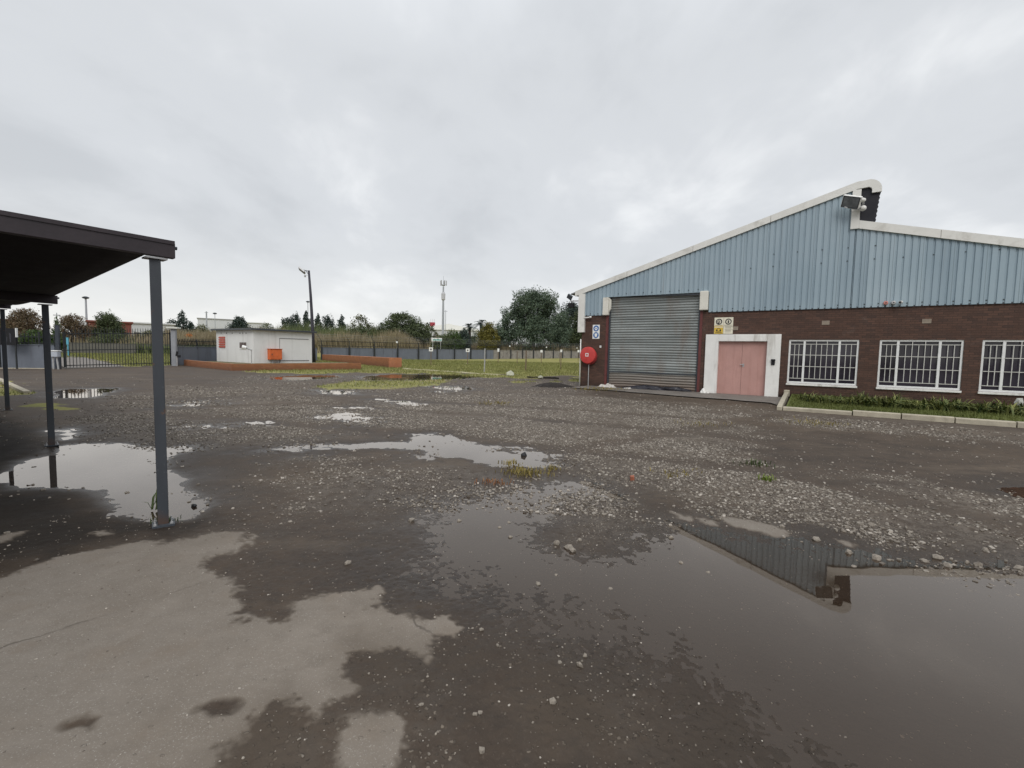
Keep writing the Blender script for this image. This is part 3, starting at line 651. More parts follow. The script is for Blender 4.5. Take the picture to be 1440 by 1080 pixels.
mb = MB(); mb.tube([(UL+.1, -.10, 3.17), (UL+.42, -.12, 3.2)], [.035, .03], 8); mb.tube([(UL+.42, -.12, 3.2), (UL+.5, -.12, 3.21)], [.05, .05], 8); mb.build('overflow_pipe', WHITE, wh, smooth=True)
# side wall sheeting
mb = MB(); mb.box(UL-.03, UL+.02, .4, D, 4.2, 4.35); mb.build('gutter', BARGE, wh)
# lintel brackets
for u0, u1, z0, z1 in ((RLu-.235, RLu+.04, 3.27, 4.06), (RRu-.02, RRu+.30, 3.36, 4.12)):
    mb = MB(); mb.box(u0, u1, -.17, .02, z0, z1)
    if u0 < -6: mb.prism([(u1, z0+.12), (u1+.09, z0+.28), (u1+.09, z1-.12), (u1, z1-.02)], -.12, .02)
    mb.build('shutter_bracket', M('bracket_cream', (.66, .64, .57), .6, .06, 3, 0, stain=(.4, .36, .3), sscale=2, samt=.5), wh, bevel=.03)
# roller shutter
def shutter():
    pitch = .112; vs = []; fs = []; prof = []
    z = .07; k = 0
    while z < ZL+.05:
        if .70 < z < .80: h = .075
        else: h = pitch
        for t, dy in ((0, .0), (.18, -.016), (.4, -.026), (.62, -.024), (.84, -.01), (.93, .006)): prof.append((z+h*t, dy))
        z += h; k += 1
    xs = np.linspace(RLu-.02, RRu+.02, 40)
    for z, dy in prof:
        for x in xs:
            dent = .02*math.exp(-((z-.9)/.22)**2)*math.sin(x*1.7+1)+.014*math.exp(-((z-.55)/.3)**2)*math.sin(x*3.1)+.004*math.sin(x*2.3+z*1.1)
            sag = .018*math.sin((x-RLu)/(RRu-RLu)*math.pi)*(1-z/4.1)-(.01*math.sin(x*2.1) if z < .8 else 0)
            vs.append((x, .14+dy+dent, z+sag))
    n = len(xs)
    for i in range(len(prof)-1):
        for j_ in range(n-1): fs.append((i*n+j_, i*n+j_+1, (i+1)*n+j_+1, (i+1)*n+j_))
    return vs, fs
mb = MB(); mb.add(*shutter()); sh = mb.build('roller_shutter', SHUT, wh, fix=False)
mb = MB(); mb.box(RLu, RRu, .105, .20, .0, .085); mb.build('bottom_rail', M('rail_rust', (.12, .085, .065), .7, .3, 5, .002), sh)
mb = MB(); mb.box(RLu, RRu, .08, .11, .73, .765); mb.build('lock_bar', DARKST, sh)
for u0, u1 in ((RLu, RLu+.07), (RRu-.07, RRu)):
    mb = MB(); mb.box(u0, u1, .06, .19, 0, ZL); mb.build('guide_rail', DARKST, sh)
mb = MB(); mb.box(RLu-.05, RRu+.05, .2, .26, -.05, ZL+.1); mb.build('shutter_backing', DARKST, sh)
# door surround and door
mb = MB(); mb.box(SLu, DLu, -.10, .3, -.02, SZ); mb.box(DRu, SRu, -.10, .3, -.02, SZ); mb.box(DLu, DRu, -.10, .3, DZ, SZ)
sur = mb.build('door_surround', WHITE, wh, bevel=.012)
for a, b in ((DLu, (DLu+DRu)/2-.004), ((DLu+DRu)/2+.004, DRu)):
    mb = MB(); mb.box(a, b, .06, .10, .02, DZ-.004); wl = (b-a)
    for k in (1, 2): mb.box(a+wl*k/3-.006, a+wl*k/3+.006, .055, .061, .03, DZ-.02)
    dl = mb.build('door_leaf', PINK, wh)
    for z in (.3, 1.1, 1.85): x_ = a+.012 if a < DLu+.1 else b-.012; hg = MB(); hg.tube([(x_, .052, z-.06), (x_, .052, z+.06)], .011, 8); hg.build('hinge', PINK, dl)
    if a > DLu+.1:
        hb = MB(); hb.box(a+.03, a+.09, .045, .06, 1.14, 1.26); hb.tube([(a+.06, .05, 1.22), (a+.06, -.0, 1.22)], .016, 8); hb.tube([(a+.06, .0, 1.22), (a-.06, .0, 1.22)], .014, 8); hb.build('handle', GREYM, dl)
mb = MB(); mb.box(DLu, DRu, .02, .12, -.02, .022); mb.build('door_threshold', CONC, wh)
# windows
def window(a, b):
    z0, z1 = WZ0, WZ1; f = .06
    mb = MB(); mb.box(a, b, .03, .09, z1-f, z1); mb.box(a, b, .03, .09, z0, z0+f*1.1); mb.box(a, a+f, .03, .09, z0+f*1.1, z1-f); mb.box(b-f, b, .03, .09, z0+f*1.1, z1-f)
    m1, m2 = a+(b-a)*.235, a+(b-a)*.735
    for m_ in (m1, m2): mb.box(m_-.035, m_+.035, .03, .09, z0+f*1.1, z1-f)
    fr = mb.build('window', FRAMEW, wh, bevel=.006)
    g_ = MB(); g_.box(a+.02, b-.02, .105, .112, z0+.02, z1-.02); g_.build('glass', GLASS, fr)
    s_ = MB(); s_.box(a-.02, b+.02, -.06, .03, z0-.07, z0-.004); s_.build('sill', WHITE, fr, bevel=.008)
    gb = MB()
    for (l, r_, nb) in ((a+f, m1-.035, 2), (m1+.035, m2-.035, 5), (m2+.035, b-f, 2)):
        for q in (.085, .385, .665, .93): zq = z0+f+(z1-z0-2*f)*q; gb.box(l, r_, .008, .026, zq-.010, zq+.010)
        for k in range(nb):
            x = l+(r_-l)*(k+1)/(nb+1); top = z1-f if (nb == 5 and k in (1, 3)) else z0+f+(z1-z0-2*f)*.93
            gb.box(x-.009, x+.009, .010, .024, z0+f+(z1-z0-2*f)*.085, top)
    gb.build('burglar_bars', BARW, fr)
for a, b in WIN[:3]: window(a, b)
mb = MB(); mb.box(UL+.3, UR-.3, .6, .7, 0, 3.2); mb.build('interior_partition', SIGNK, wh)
AB = M('air_brick', (.30, .25, .20), .85, .15, 8, .002)
for u in (.4, 3.1, 5.62, -2.52):
    mb = MB(); z = 2.72 if u > 0 else 2.56; w_ = .225; h = .14
    mb.box(u-w_/2, u+w_/2, -.012, .01, z, z+.02); mb.box(u-w_/2, u+w_/2, -.012, .01, z+h-.02, z+h); mb.box(u-w_/2, u+w_/2, -.010, .01, z+h/2-.01, z+h/2+.01)
    for k in range(5): x = u-w_/2+.01+k*(w_-.02)/4; mb.box(x-.01, x+.01, -.011, .01, z+.02, z+h-.02)
    mb.box(u-w_/2+.01, u+w_/2-.01, -.003, .01, z+.02, z+h-.02)
    mb.build('air_brick', AB, wh)

def wall_root(name, u, z, label, cat, v=0., group=None): return empty(name, lw(u, v)+(z,), RZ, label, cat, group)
# fittings on the wall -------------------------------------------------
s1 = wall_root('safety_sign', -8.29, 2.22, 'narrow white sign with two blue round pictograms above the red fire hose reel', 'sign')
mb = MB(); mb.box(-.17, .17, -.012, 0, 0, .64); mb.build('sign_board', SIGNW, s1)
for z in (.17, .475):
    p = MB(); p.disc((0, -.016, z), .135, 'y', .006, 28); dsk = p.build('pictogram_disc', SIGNB, s1)
    q = MB()
    if z > .3:
        q.disc((0, -.021, z), .07, 'y', .004, 18); q.box(-.085, .085, -.0225, -.0192, z-.02, z+.012); q.box(-.03, .03, -.0225, -.0192, z-.09, z-.06)
    else: q.prism([(-.05, z-.08), (.05, z-.08), (.06, z+.02), (.075, z+.06), (.03, z+.075), (-.03, z+.075), (-.075, z+.06), (-.06, z+.02)], -.0225, -.0192)
    q.build('pictogram', SIGNW, dsk)
    if z > .3:
        q = MB(); q.box(-.055, -.008, -.026, -.0228, z-.014, z+.018); q.box(.008, .055, -.026, -.0228, z-.014, z+.018); q.build('goggles', SIGNB, dsk)
s2 = wall_root('notice_board', -2.93, 2.42, 'cream and yellow four-panel warning sign over the white door surround', 'sign')
mb = MB(); mb.box(-.34, .34, -.012, 0, 0, .64); bd = mb.build('sign_board', SIGNC, s2)
mb = MB(); mb.box(-.335, -.01, -.0165, -.0122, .005, .245); mb.box(-.335, -.01, -.0165, -.0122, .285, .315); mb.build('yellow_panel', SIGNY, s2)
mb = MB(); mb.box(-.004, .004, -.016, -.0125, .01, .63); mb.build('divider', TEXTG, s2)
for x in (-.17, .17):
    p = MB(); p.disc((x, -.0165, .475), .115, 'y', .008, 28, .082); r_ = p.build('pictogram_ring', SIGNK, s2)
    p = MB()
    if x < 0: p.disc((x-.01, -.0165, .475), .05, 'y', .006, 16, .028); p.box(x-.05, x+.02, -.0195, -.0135, .40, .425)
    else: p.disc((x, -.0165, .505), .022, 'y', .006, 14); p.box(x-.026, x+.026, -.0195, -.0135, .42, .485)
    p.build('pictogram', SIGNK, s2)
p = MB(); p.box(-.26, -.215, -.022, -.017, .09, .16); p.box(-.13, -.085, -.022, -.017, .09, .16); p.disc((-.172, -.0195, .16), .07, 'y', .004, 18, .055); p.box(-.29, -.06, -.022, -.017, .035, .055); p.build('headphone_pictogram', SIGNK, s2)
p = MB()
for z, a in ((.325, .3), (.275, .26), (.225, .22), (.17, .24), (.12, .2), (.06, .22)): p.box(.17-a/2, .17+a/2, -.0155, -.0122, z, z+.018)
p.box(-.3, -.04, -.0155, -.0122, .33, .345); p.build('text_lines', TEXTG, s2)

hr = wall_root('fire_hose_reel', -8.56, 0, 'round red fire hose reel on the brick pier beside the roller shutter', 'hose reel')
mb = MB(); mb.lathe([(.02, -.30), (.30, -.30), (.37, -.285), (.39, -.25), (.39, -.17), (.36, -.15)], (0, 0, 1.46), 36, 'y'); mb.build('reel_cover', REDP, hr, smooth=True).modifiers.new('e', 'EDGE_SPLIT').split_angle = R(35)
mb = MB(); mb.lathe([(.30, -.15), (.37, -.14), (.37, -.06), (.30, -.05)], (.02, 0, 1.40), 36, 'y'); mb.build('hose_coil', M('red_hose', (.30, .04, .04), .5, .15, 6, .002), hr)
mb = MB()
for a0, a1, b0_, b1_ in ((-.075, .075, .045, .075), (-.075, .075, -.075, -.045), (-.075, -.045, -.045, .045), (.045, .075, -.045, .045)): mb.box(a0-.02, a1-.02, -.306, -.2995, 1.48+b0_, 1.48+b1_)
mb.build('square_emblem', SIGNW, hr)
mb = MB(); mb.tube([(.0, -.10, 1.4), (.0, -.10, 0)], .02, 8); mb.tube([(0, 0, 1.3), (0, -.12, 1.3)], .03, 8); mb.build('supply_pipe', GREYM, hr)
sw_ = wall_root('wall_switch', -8.05, 1.86, 'tiny white switch on the brick pier next to the shutter', 'switch'); mb = MB(); mb.box(-.04, .04, -.04, 0, -.05, .05); mb.build('switch_box', SIGNW, sw_, bevel=.008); mb = MB(); mb.box(-.012, .012, -.05, -.038, -.02, .02); mb.build('rocker', GREYM, sw_)
kp = wall_root('door_intercom', -1.15, 1.33, 'black intercom box on the white surround right of the pink door', 'intercom', -.10)
mb = MB(); mb.box(-.06, .06, -.05, 0, -.09, .09); mb.build('intercom_body', BLACK, kp, bevel=.02); mb = MB(); mb.prism([(-.075, .07), (.075, .07), (.06, .13), (-.06, .13)], -.08, 0); mb.build('rain_hood', BLACK, kp)
# floodlight on the ridge step
fl = wall_root('floodlight', 1.0, 6.66, 'large white floodlight under the curled ridge of the blue gable', 'floodlight', -.13)
tilt = Matrix.Translation((-.12, -.34, .12)) @ Euler((R(30), R(20), R(-14))).to_matrix().to_4x4()
mb = MB(); mb.box(-.27, .27, -.05, .05, -.20, .20, tilt); mb.box(-.2, .2, .05, .13, -.13, .13, tilt); mb.build('lamp_housing', WHITE, fl, bevel=.015)
mb = MB(); mb.box(-.235, .235, -.058, -.051, -.165, .165, tilt); fg = mb.build('lamp_glass', M('flood_glass', (.16, .17, .18), .12, .3, 5, 0), fl)
mb = MB()
for q in ((-.245, .245, .165, .185), (-.245, .245, -.185, -.165), (-.25, -.225, -.165, .165), (.225, .25, -.165, .165)): mb.box(q[0], q[1], -.066, -.052, q[2], q[3], tilt)
mb.build('lamp_bezel', DARKST, fl)
mb = MB(); mb.bar((-.1, -.22, -.02), (.12, 0, -.05), .05); mb.bar((-.3, -.3, -.02), (.1, -.15, -.12), .03); mb.build('bracket', GREYM, fl)
def camera_unit(root, d, length=.34, r_=.075):
    d = Vector(d).normalized(); p0 = Vector((0, -.26, .02)); p1 = p0+d*length
    m_ = MB(); m_.tube([p0, p1], [r_*.9, r_], 16); m_.build('camera_body', WHITE, root, smooth=True).modifiers.new('e', 'EDGE_SPLIT').split_angle = R(40)
    m_ = MB(); m_.tube([p1+d*.001, p1+d*.012], [r_*.78, r_*.7], 16); m_.build('lens', SIGNK, root)
    m_ = MB(); m_.bar((0, 0, -.08), (0, -.2, -.06), .05); m_.bar((0, -.2, -.06), p0+d*.12, .04); m_.build('bracket', GREYM, root)
camera_unit(wall_root('security_camera', 1.22, 6.78, 'white bullet camera beside the large floodlight below the ridge', 'camera', -.13), (-.5, -.75, -.05), .22, .075)
c2 = wall_root('dome_camera', 1.22, 6.56, 'rounded white camera housing with a dark slot under the bullet camera on the ridge', 'camera', -.13)
mb = MB(); mb.lathe([(.03, -.05), (.08, -.1), (.095, -.18), (.07, -.26), (.03, -.28)], (0, 0, 0), 18, 'y'); mb.build('camera_body', WHITE, c2, smooth=True)
mb = MB(); mb.box(-.09, .06, -.26, -.12, -.015, .015); mb.build('lens_slot', SIGNK, c2); mb = MB(); mb.bar((0, 0, 0), (0, -.1, 0), .06); mb.build('bracket', GREYM, c2)
# small alarm fittings above the windows
for name, u, lab, m_ in (('alarm_siren', 2.02, 'small pale red alarm siren at the bottom edge of the blue cladding', M('faded_red', (.5, .2, .17), .5, .1, 5, 0)),
                         ('junction_box', 2.22, 'small grey junction box between the siren and the little white camera', GREYM)):
    r_ = wall_root(name, u, ZC+.10, lab, 'alarm' if 'siren' in name else 'junction box', -.06)
    mb = MB(); mb.lathe([(.02, -.08), (.055, -.075), (.065, -.04), (.065, 0)], (0, 0, 0), 16, 'y'); mb.build('housing', m_, r_); mb = MB(); mb.disc((0, -.082, 0), .02, 'y', .01, 10); mb.build('lens', SIGNK, r_)
r_ = wall_root('mini_camera', 2.42, ZC+.11, 'little white camera at the bottom edge of the cladding above the windows', 'camera', -.06)
mb = MB(); mb.tube([(0, -.05, 0), (-.05, -.2, -.02)], .045, 12); mb.build('camera_body', WHITE, r_); mb = MB(); mb.tube([(-.05, -.2, -.02), (-.053, -.208, -.021)], .035, 12); mb.build('lens', SIGNK, r_); mb = MB(); mb.bar((0, 0, 0), (0, -.07, 0), .03); mb.build('bracket', GREYM, r_)
# corner spotlight on an arm
r_ = wall_root('corner_spotlight', UL-.16, 3.98, 'dark spotlight with sensor box on a short arm at the roof corner', 'spotlight', -.05)
mb = MB(); mb.bar((0, 0, 0), (-.42, -.05, 0), .05); mb.build('arm', GREYM, r_)
mb = MB(); mb.box(-.12, .12, -.05, .05, -.1, .1, Matrix.Translation((-.47, -.05, .2)) @ Euler((R(20), R(35), 0)).to_matrix().to_4x4()); mb.bar((-.4, -.05, .0), (-.46, -.05, .14), .04); mb.build('lamp_head', DARKST, r_)
mb = MB(); mb.box(-.5, -.26, -.14, .04, -.3, -.09); mb.bar((-.38, -.05, -.1), (-.38, -.05, 0), .03); mb.build('sensor_box', BLACK, r_)

# apron, bed, kerbs ---------------------------------------------------------
def local_sheet(name, poly, z, m, kind='structure'):
    mb = MB(); pts = [lw(*p) for p in poly]; mb.add([(a, b, z) for a, b in pts], [tuple(range(len(pts)))]); o = mb.build(name, m, fix=False)
    if o.data.polygons[0].normal.z < 0: o.data.flip_normals()
    return tag(o, kind=kind)
edge = [(-8.6+.4*i, -1.5-.35*(vnoise(np.array([i*.7]), np.array([3.3]))[0])-.12*i*.5) for i in range(20)]
local_sheet('pavement', edge+[(-.8, -3.4), (-.62, -.0), (-8.6, 0)], .055, CONC)
BF, BZ0, BZ1, BL = -4.75, .125, .20, -.60           # bed front (v), heights, left edge
mb = MB(); n1_, n2_ = 60, 24; vs = []; fs = []
for a in range(n2_+1):
    for b in range(n1_+1):
        u = BL+.1+(UR+1-BL)*b/n1_; v = BF+.1+(0-BF-.1)*a/n2_; p = lw(u, v); z = BZ0-.02+(BZ1-BZ0)*a/n2_+.03*float(fbm(np.array([u*1.5]), np.array([v*1.5]), 5, 2)[0])
        vs.append(p+(z,))
for a in range(n2_):
    for b in range(n1_): fs.append((a*(n1_+1)+b, a*(n1_+1)+b+1, (a+1)*(n1_+1)+b+1, (a+1)*(n1_+1)+b))
def lawn_mat():
    t = NT('bed_lawn'); c = t.mix(t.range(t.noise(2.5, 5, .6), .3, .7), (.092, .108, .028), (.14, .155, .045)); c = t.mix(t.range(t.noise(40, 3, .6), .45, .7, 0, .6), c, (.03, .055, .012))
    return t.done(c, .85, t.bump(t.noise(60, 3, .6), .01, .8), 0, .2)
mb.add(vs, fs); tag(mb.build('lawn', lawn_mat()), kind='structure')
kl = ['kerb stone at the corner of the planting bed nearest the pink door', 'pale kerb stone below the first barred window, second from the bed corner', 'pale kerb stone between first and second barred windows along the bed', 'pale kerb stone below the second barred window along the bed', 'pale kerb stone right of the second barred window at the picture edge']
u = BL+.02
for i in range(7):
    if i < 5: us = [-.58, 1.02, 2.0+.02, 3.02, 4.06, 5.2]; a, b = us[i], us[i+1]
    else: a, b = 5.2+(i-5)*1.1, 6.3+(i-5)*1.1
    mb = MB(); mb.prism([(BF, -.03), (BF+.14, -.03), (BF+.14, .135), (BF+.02, .135), (BF, .115)], a+.012, b-.012)
    mb.v = [(p[1], p[0], p[2]) for p in mb.v]
    o = mb.build('kerb_stone', KERB, bevel=.008); o.location = lw(0, 0)+(0,); o.rotation_euler = (random.uniform(-.006, .006), 0, RZ)
    tag(o, kl[i] if i < 5 else 'pale kerb stone of the bed beyond the frame', 'kerb stone', 'kerb stones around the planting bed')
    if i >= 5: o['label'] = 'pale kerb stone at the far right end of the planting bed'
mb = MB()
mb.prism([(BF-.02, -.03), (-.35, -.03), (-.35, BZ1+.06), (BF+.3, .15), (BF-.02, .12)], -.72, -.59)
mb.v = [(p[1], p[0], p[2]) for p in mb.v]; o = mb.build('kerb_stone', KERB, bevel=.008); o.location = lw(0, 0)+(0,); o.rotation_euler = (0, 0, RZ)
tag(o, 'long sloping kerb stone running from the bed corner back to the wall', 'kerb stone', 'kerb stones around the planting bed')
mb = MB(); mb.box(-.74, -.56, -.33, -.12, .1, .34); o = mb.build('kerb_block', KERB, bevel=.02); o.location = lw(0, 0)+(0,); o.rotation_euler = (0, 0, RZ); tag(o, 'small upright concrete block at the wall end of the sloping kerb', 'block')

# strap-leaved plants in the bed
PLANT = [leaf_mat('strap_leaf', (.035, .065, .02), (.085, .13, .035), (.22, .22, .07))]
def strap(seed, nleaf=46, hh=.5):
    rs = random.Random(seed); mb = MB()
    for k in range(nleaf):
        a = rs.uniform(0, 6.283); L_ = hh*rs.uniform(.7, 1.35); lean = rs.uniform(.25, 1.0); w_ = rs.uniform(.014, .026); b = Vector((rs.gauss(0, .09), rs.gauss(0, .09), 0)); pts = []
        for i in range(6):
            t = i/5; pts.append(b+Vector((math.cos(a)*L_*lean*t*(.55+.5*t), math.sin(a)*L_*lean*t*(.55+.5*t), L_*(1.1*t-(.25+.75*lean)*t*t*.85))))
        side = Vector((-math.sin(a), math.cos(a), 0)); vs = []
        for i, p in enumerate(pts): ww = w_*(1-(i/5)**2.2)+.002; vs += [p-side*ww, p+side*ww+Vector((0, 0, .004))]
        mb.add(vs, [(2*i, 2*i+1, 2*i+3, 2*i+2) for i in range(5)])
    return mb
protos = []
for k in range(4):
    r_ = empty('strap_leaf_plant', (0, 0, 0)); o = strap(k+3, 46+6*k, .42+.05*(k % 3)).build('leaves', PLANT[0], r_, fix=False); st = MB()
    st.lathe([(.05, -.03), (.07, .02), (.04, .08), (.015, .12)], (0, 0, 0), 8); st.build('stem_base', M('stem_green', (.05, .065, .025), .8, .2, 6, 0), r_); protos.append(r_)
pi = 0; us = np.linspace(-.1, 6.6, 30)
PL = 'dark green strap-leaved clump in the row planted below the barred windows'
for k, u in enumerate(us):
    v = -2.2-.85*random.random()-.25*(u > 3); src = protos[k % 4]
    r_ = src if k < 4 else copy_tree(src)
    r_.location = lw(u+random.uniform(-.06, .06), v)+(.155,); r_.rotation_euler = (0, 0, random.uniform(0, 6.28)); q = random.uniform(.8, 1.12)*(.8 if random.random() < .2 else 1); r_.scale = (q, q, q*random.uniform(.8, 1.05))
    tag(r_, PL, 'plant', 'strap-leaved plants in the window bed')
o = link('pale_rock', rocks(np.zeros((1, 2)), np.array([.34]), np.array([0.]), 'pale_rock', None, False, .8), M('pale_stone', (.42, .42, .38), .8, .15, 12, .006)); o.location = lw(4.75, -2.2)+(.42,); tag(o, 'pale rounded lump among the strap-leaved plants near the right edge', 'rock')
# bags by the shutter
def crumple(name, m, pts, w_, h, seed, label, cat):
    rs = np.random.default_rng(seed); mb = MB(); n = 40; k = 14; vs = []; fs = []
    P = np.array(pts, float); t = np.linspace(0, len(P)-1, n); X = np.interp(t, np.arange(len(P)), P[:, 0]); Y = np.interp(t, np.arange(len(P)), P[:, 1])
    for i in range(n):
        env = math.sin(math.pi*min(1, max(.02, i/(n-1))))**.4
        for j_ in range(k):
            a = math.pi*j_/(k-1); rr_ = env*(.65+.7*float(fbm(np.array([i*.2+seed]), np.array([j_*.3]), seed, 3)[0]))
            vs.append((X[i]+.04*rs.normal()*.3, Y[i]-math.cos(a)*w_*rr_*.5, max(-.02, math.sin(a)*h*rr_*(.5+1.0*float(fbm(np.array([i*.13]), np.array([seed*1.]), seed+4, 2)[0])))))
    for i in range(n-1):
        for j_ in range(k-1): fs.append((i*k+j_, i*k+j_+1, (i+1)*k+j_+1, (i+1)*k+j_))
    mb.add(vs, fs); o = mb.build(name, m, smooth=False); o.location = lw(0, 0)+(.035,); o.rotation_euler = (0, 0, RZ); return tag(o, label, cat)
crumple('plastic_bag', TARW, [(-8.0, -.28), (-7.5, -.32), (-7.1, -.42)], .4, .17, 3, 'crumpled pale plastic bag at the left foot of the roller shutter', 'bag')
crumple('plastic_sheet', RAG, [(-7.1, -.16), (-6.2, -.2), (-5.4, -.16), (-4.6, -.12), (-3.95, -.1)], .34, .17, 8, 'dark wet plastic sheet lying along the foot of the roller shutter', 'plastic sheet')
crumple('paper_scrap', TARW, [(-6.75, -.42), (-6.4, -.44)], .2, .07, 14, 'pale scrap lying on the dark plastic sheet by the shutter', 'scrap')
crumple('rubble_lump', WHITE, [(-3.62, -.3), (-3.3, -.28)], .3, .16, 21, 'crumbled white plaster at the left foot of the door surround', 'rubble')

def lroot(name, A, B, label, cat, group=None, z=None):
    A = np.array(A); B = np.array(B); d = B-A; zz = float(elev(*A)) if z is None else z
    return empty(name, (A[0], A[1], zz), math.atan2(d[1], d[0]), label, cat, group), float(np.hypot(*d)), float(elev(*B))-zz
# ------------------------------------------------------------------ carport
CPX = [np.array(gp(230, 740, follow=False)), np.array(gp(73, 628, follow=False)), np.array(gp(11, 578, follow=False))]
CPZ = [2.19, 2.05, 2.22]
RD = (CPX[2]-CPX[0]); RD /= np.hypot(*RD); BD = np.array([-RD[1], RD[0]])   # along the row; towards the camera side / in
if BD[1] > 0: BD = -BD
BD = np.array([-.640, -.768])
cp = empty('carport', (CPX[0][0], CPX[0][1], 0), 0, 'open carport with dark steel posts and a sagging dark roof cloth', 'carport')
o0 = CPX[0]; C = lambda p, z: (p[0]-o0[0], p[1]-o0[1], z)
ra = math.atan2(RD[1], RD[0]); BEAMS = []
def post_mat():
    t = NT('post_painted_steel'); sx = t.new('SeparateXYZ'); t.L.new(t.tc.outputs['Object'], sx.inputs[0]); n = t.noise(9, 6, .65); a = t.noise(3, 5, .6, t.map((1, 1, .25)))
    c = t.mix(t.range(a, .3, .7), (.034, .039, .047), (.051, .058, .069)); c = t.mix(t.range(n, .62, .7, 0, .8), c, (.10, .055, .035)); lo = t.range(t.math('ADD', sx.outputs[2], t.math('MULTIPLY', n, .22)), .12, .26, .85, 0)
    c = t.mix(lo, c, (.085, .048, .03)); c = t.mix(t.range(t.noise(40, 3, .6), .66, .72, 0, .5), c, (.16, .165, .17)); return t.done(c, .48, t.bump(n, .0012, .6), 0, .5)
POSTC = post_mat()
CPB = M('carport_beam', (.036, .028, .032), .5, .2, 4, .001)
for p, z in zip(CPX, CPZ):
    va = math.atan2(p[1], p[0]); RM = Matrix.Translation(C(p, 0)) @ Matrix.Rotation(va, 4, 'Z')
    mb = MB(); mb.box(-.037, .037, -.037, .037, -.1, z, RM); ps = mb.build('post', POSTC, cp, bevel=.006)
    mb = MB(); mb.box(-.075, .075, -.075, .075, .012, .03, RM); mb.build('base_plate', DARKST, ps)
    for bx, by in ((-.055, -.055), (.055, -.055), (-.055, .055), (.055, .055)): mb = MB(); mb.lathe([(.011, .03), (.011, .044), (.006, .046), (.006, .06)], tuple(RM @ Vector((bx, by, 0))), 6); mb.build('anchor_bolt', GREYM, ps)
    mb = MB(); mb.box(-.06, .06, -.07, .07, z, z+.012, Matrix.Translation(C(p, 0)) @ Matrix.Rotation(ra, 4, 'Z')); mb.build('cap_plate', GREYM, ps)
    a = p-BD*.13; b = p+BD*5.2
    mb = MB(); mb.bar(C(a, z+.085), C(b, z+.17), .07, .12); bm_ = mb.build('beam', CPB, cp, bevel=.004); BEAMS.append((p, z))
    mb = MB(); e_ = p-BD*.15; mb.tube([C(e_+BD*.06, z+.115), C(e_+BD*.0, z+.113)], .014, 8); mb.build('cable_bolt', DARKST, bm_)
# two more bays out of sight to the left keep the roof continuous
def cloth():
    vs = []; fs = []; nu, nv = 60, 24
    pts = [(CPX[i], CPZ[i]+.155) for i in range(3)]+[(CPX[2]+RD*5.2, CPZ[2]+.155)]
    for i in range(nu+1):
        s = i/nu*3; k = min(2, int(s)); f = s-k; p = pts[k][0]*(1-f)+pts[k+1][0]*f; z = pts[k][1]*(1-f)+pts[k+1][1]*f
        for j_ in range(nv+1):
            t = j_/nv; sc_ = .10*math.sin(math.pi*f)**1.0*(1-t)**3*(1 if k < 3 else 0); q = p+BD*(-.1+5.2*t+sc_)
            sag = .13*math.sin(math.pi*f)*(.55+.45*math.sin(math.pi*min(1, t*1.3)))+.02*math.sin(t*19+k)*math.sin(math.pi*f)
            vs.append(C(q, z+.085*t-sag+.0))
    for i in range(nu):
        for j_ in range(nv): a = i*(nv+1)+j_; fs.append((a, a+nv+1, a+nv+2, a+1))
    return vs, fs
bw_ = CPX[0]+BD*5.3-RD*.5
r_, l_, dz_ = lroot('unseen_shade_wall', bw_, bw_+RD*18, 'unseen brown brick wall added behind the carport to deepen its shade', 'wall'); mb = MB(); mb.box(0, l_, -.22, 0, -.1, 2.6); mb.build('brickwork', BRICK, r_); mb = MB(); mb.box(0, l_, -.25, .03, 2.601, 2.66); mb.build('coping', CONC, r_)  # out-of-view wall added to keep ambient light from under the carport
mb = MB(); mb.add(*cloth()); cl_ = mb.build('roof_cloth', M('roof_cloth', (.020, .019, .022), .85, .15, 6, .002), cp, smooth=True, fix=False)
m_ = cl_.modifiers.new('thick', 'SOLIDIFY'); m_.thickness = .012
# gutter-like edge roll of the near side
mb = MB(); mb.bar(C(CPX[0]-BD*.125-RD*.037, CPZ[0]+.148), C(CPX[0]+BD*5.2-RD*.037, CPZ[0]+.235), .012, .03); mb.build('edge_strip', CPB, cp)

# ------------------------------------------------------------------ boundary walls, fences, gate
GL, GR_ = at(87, 27.2), at(241.5, 34.4)            # gate posts
WA = np.array([-21.35, 55.]); WB = np.array([11.68, 94.])
def wx(px):
    k = ray(px, 490); k = k[0]/k[1]; t = (55*k+21.35)/(33.03-39*k); return WA+(WB-WA)*t
def wall(A, B, label, m, panels, h=1.42, group='boundary walls', name='boundary_wall', courses=True):
    r_, l, dz = lroot(name, A, B, label, 'wall', group); mb = MB(); n = panels
    for k in range(n):
        a, b = l*k/n, l*(k+1)/n; z0 = dz*k/n; 
        p_ = MB(); p_.box(a+.006, b-.006, 0, .10, z0-.4, z0+h)
        if courses: p_.box(a+.006, b-.006, -.012, -.0005, z0-.4, z0+h*.36)
        p_.build('wall_panel', m[k] if isinstance(m, list) else m, r_, bevel=.006)
        c_ = MB(); c_.box(a, b, -.03, .13, z0+h+.001, z0+h+.05); c_.build('coping', RAWW if isinstance(m, list) and m[k] is RAWW else m[k] if isinstance(m, list) else m, r_)
    return r_, l, dz
LW0 = np.array([-46, 25.6])
wall(LW0, GL+np.array([-.45, 0]), 'smooth blue-grey wall left of the gate, seen between the carport posts', BLUEW, 5, 1.37)
KL = at(303, 41.5)
wall(GR_+np.array([-.2, .4]), np.array([-26.6, 46.]), 'smooth blue-grey wall between the gate and the kiosk', BLUEW, 4, 1.42)
mats = [BLUEW]*9+[RAWW]*12
PWX = [451.7, 490.8, 526, 558.7, 588, 614.5, 638.8, 661.7, 682.7, 702, 718, 734.7, 750, 764.7, 778, 791, 803, 814, 825]
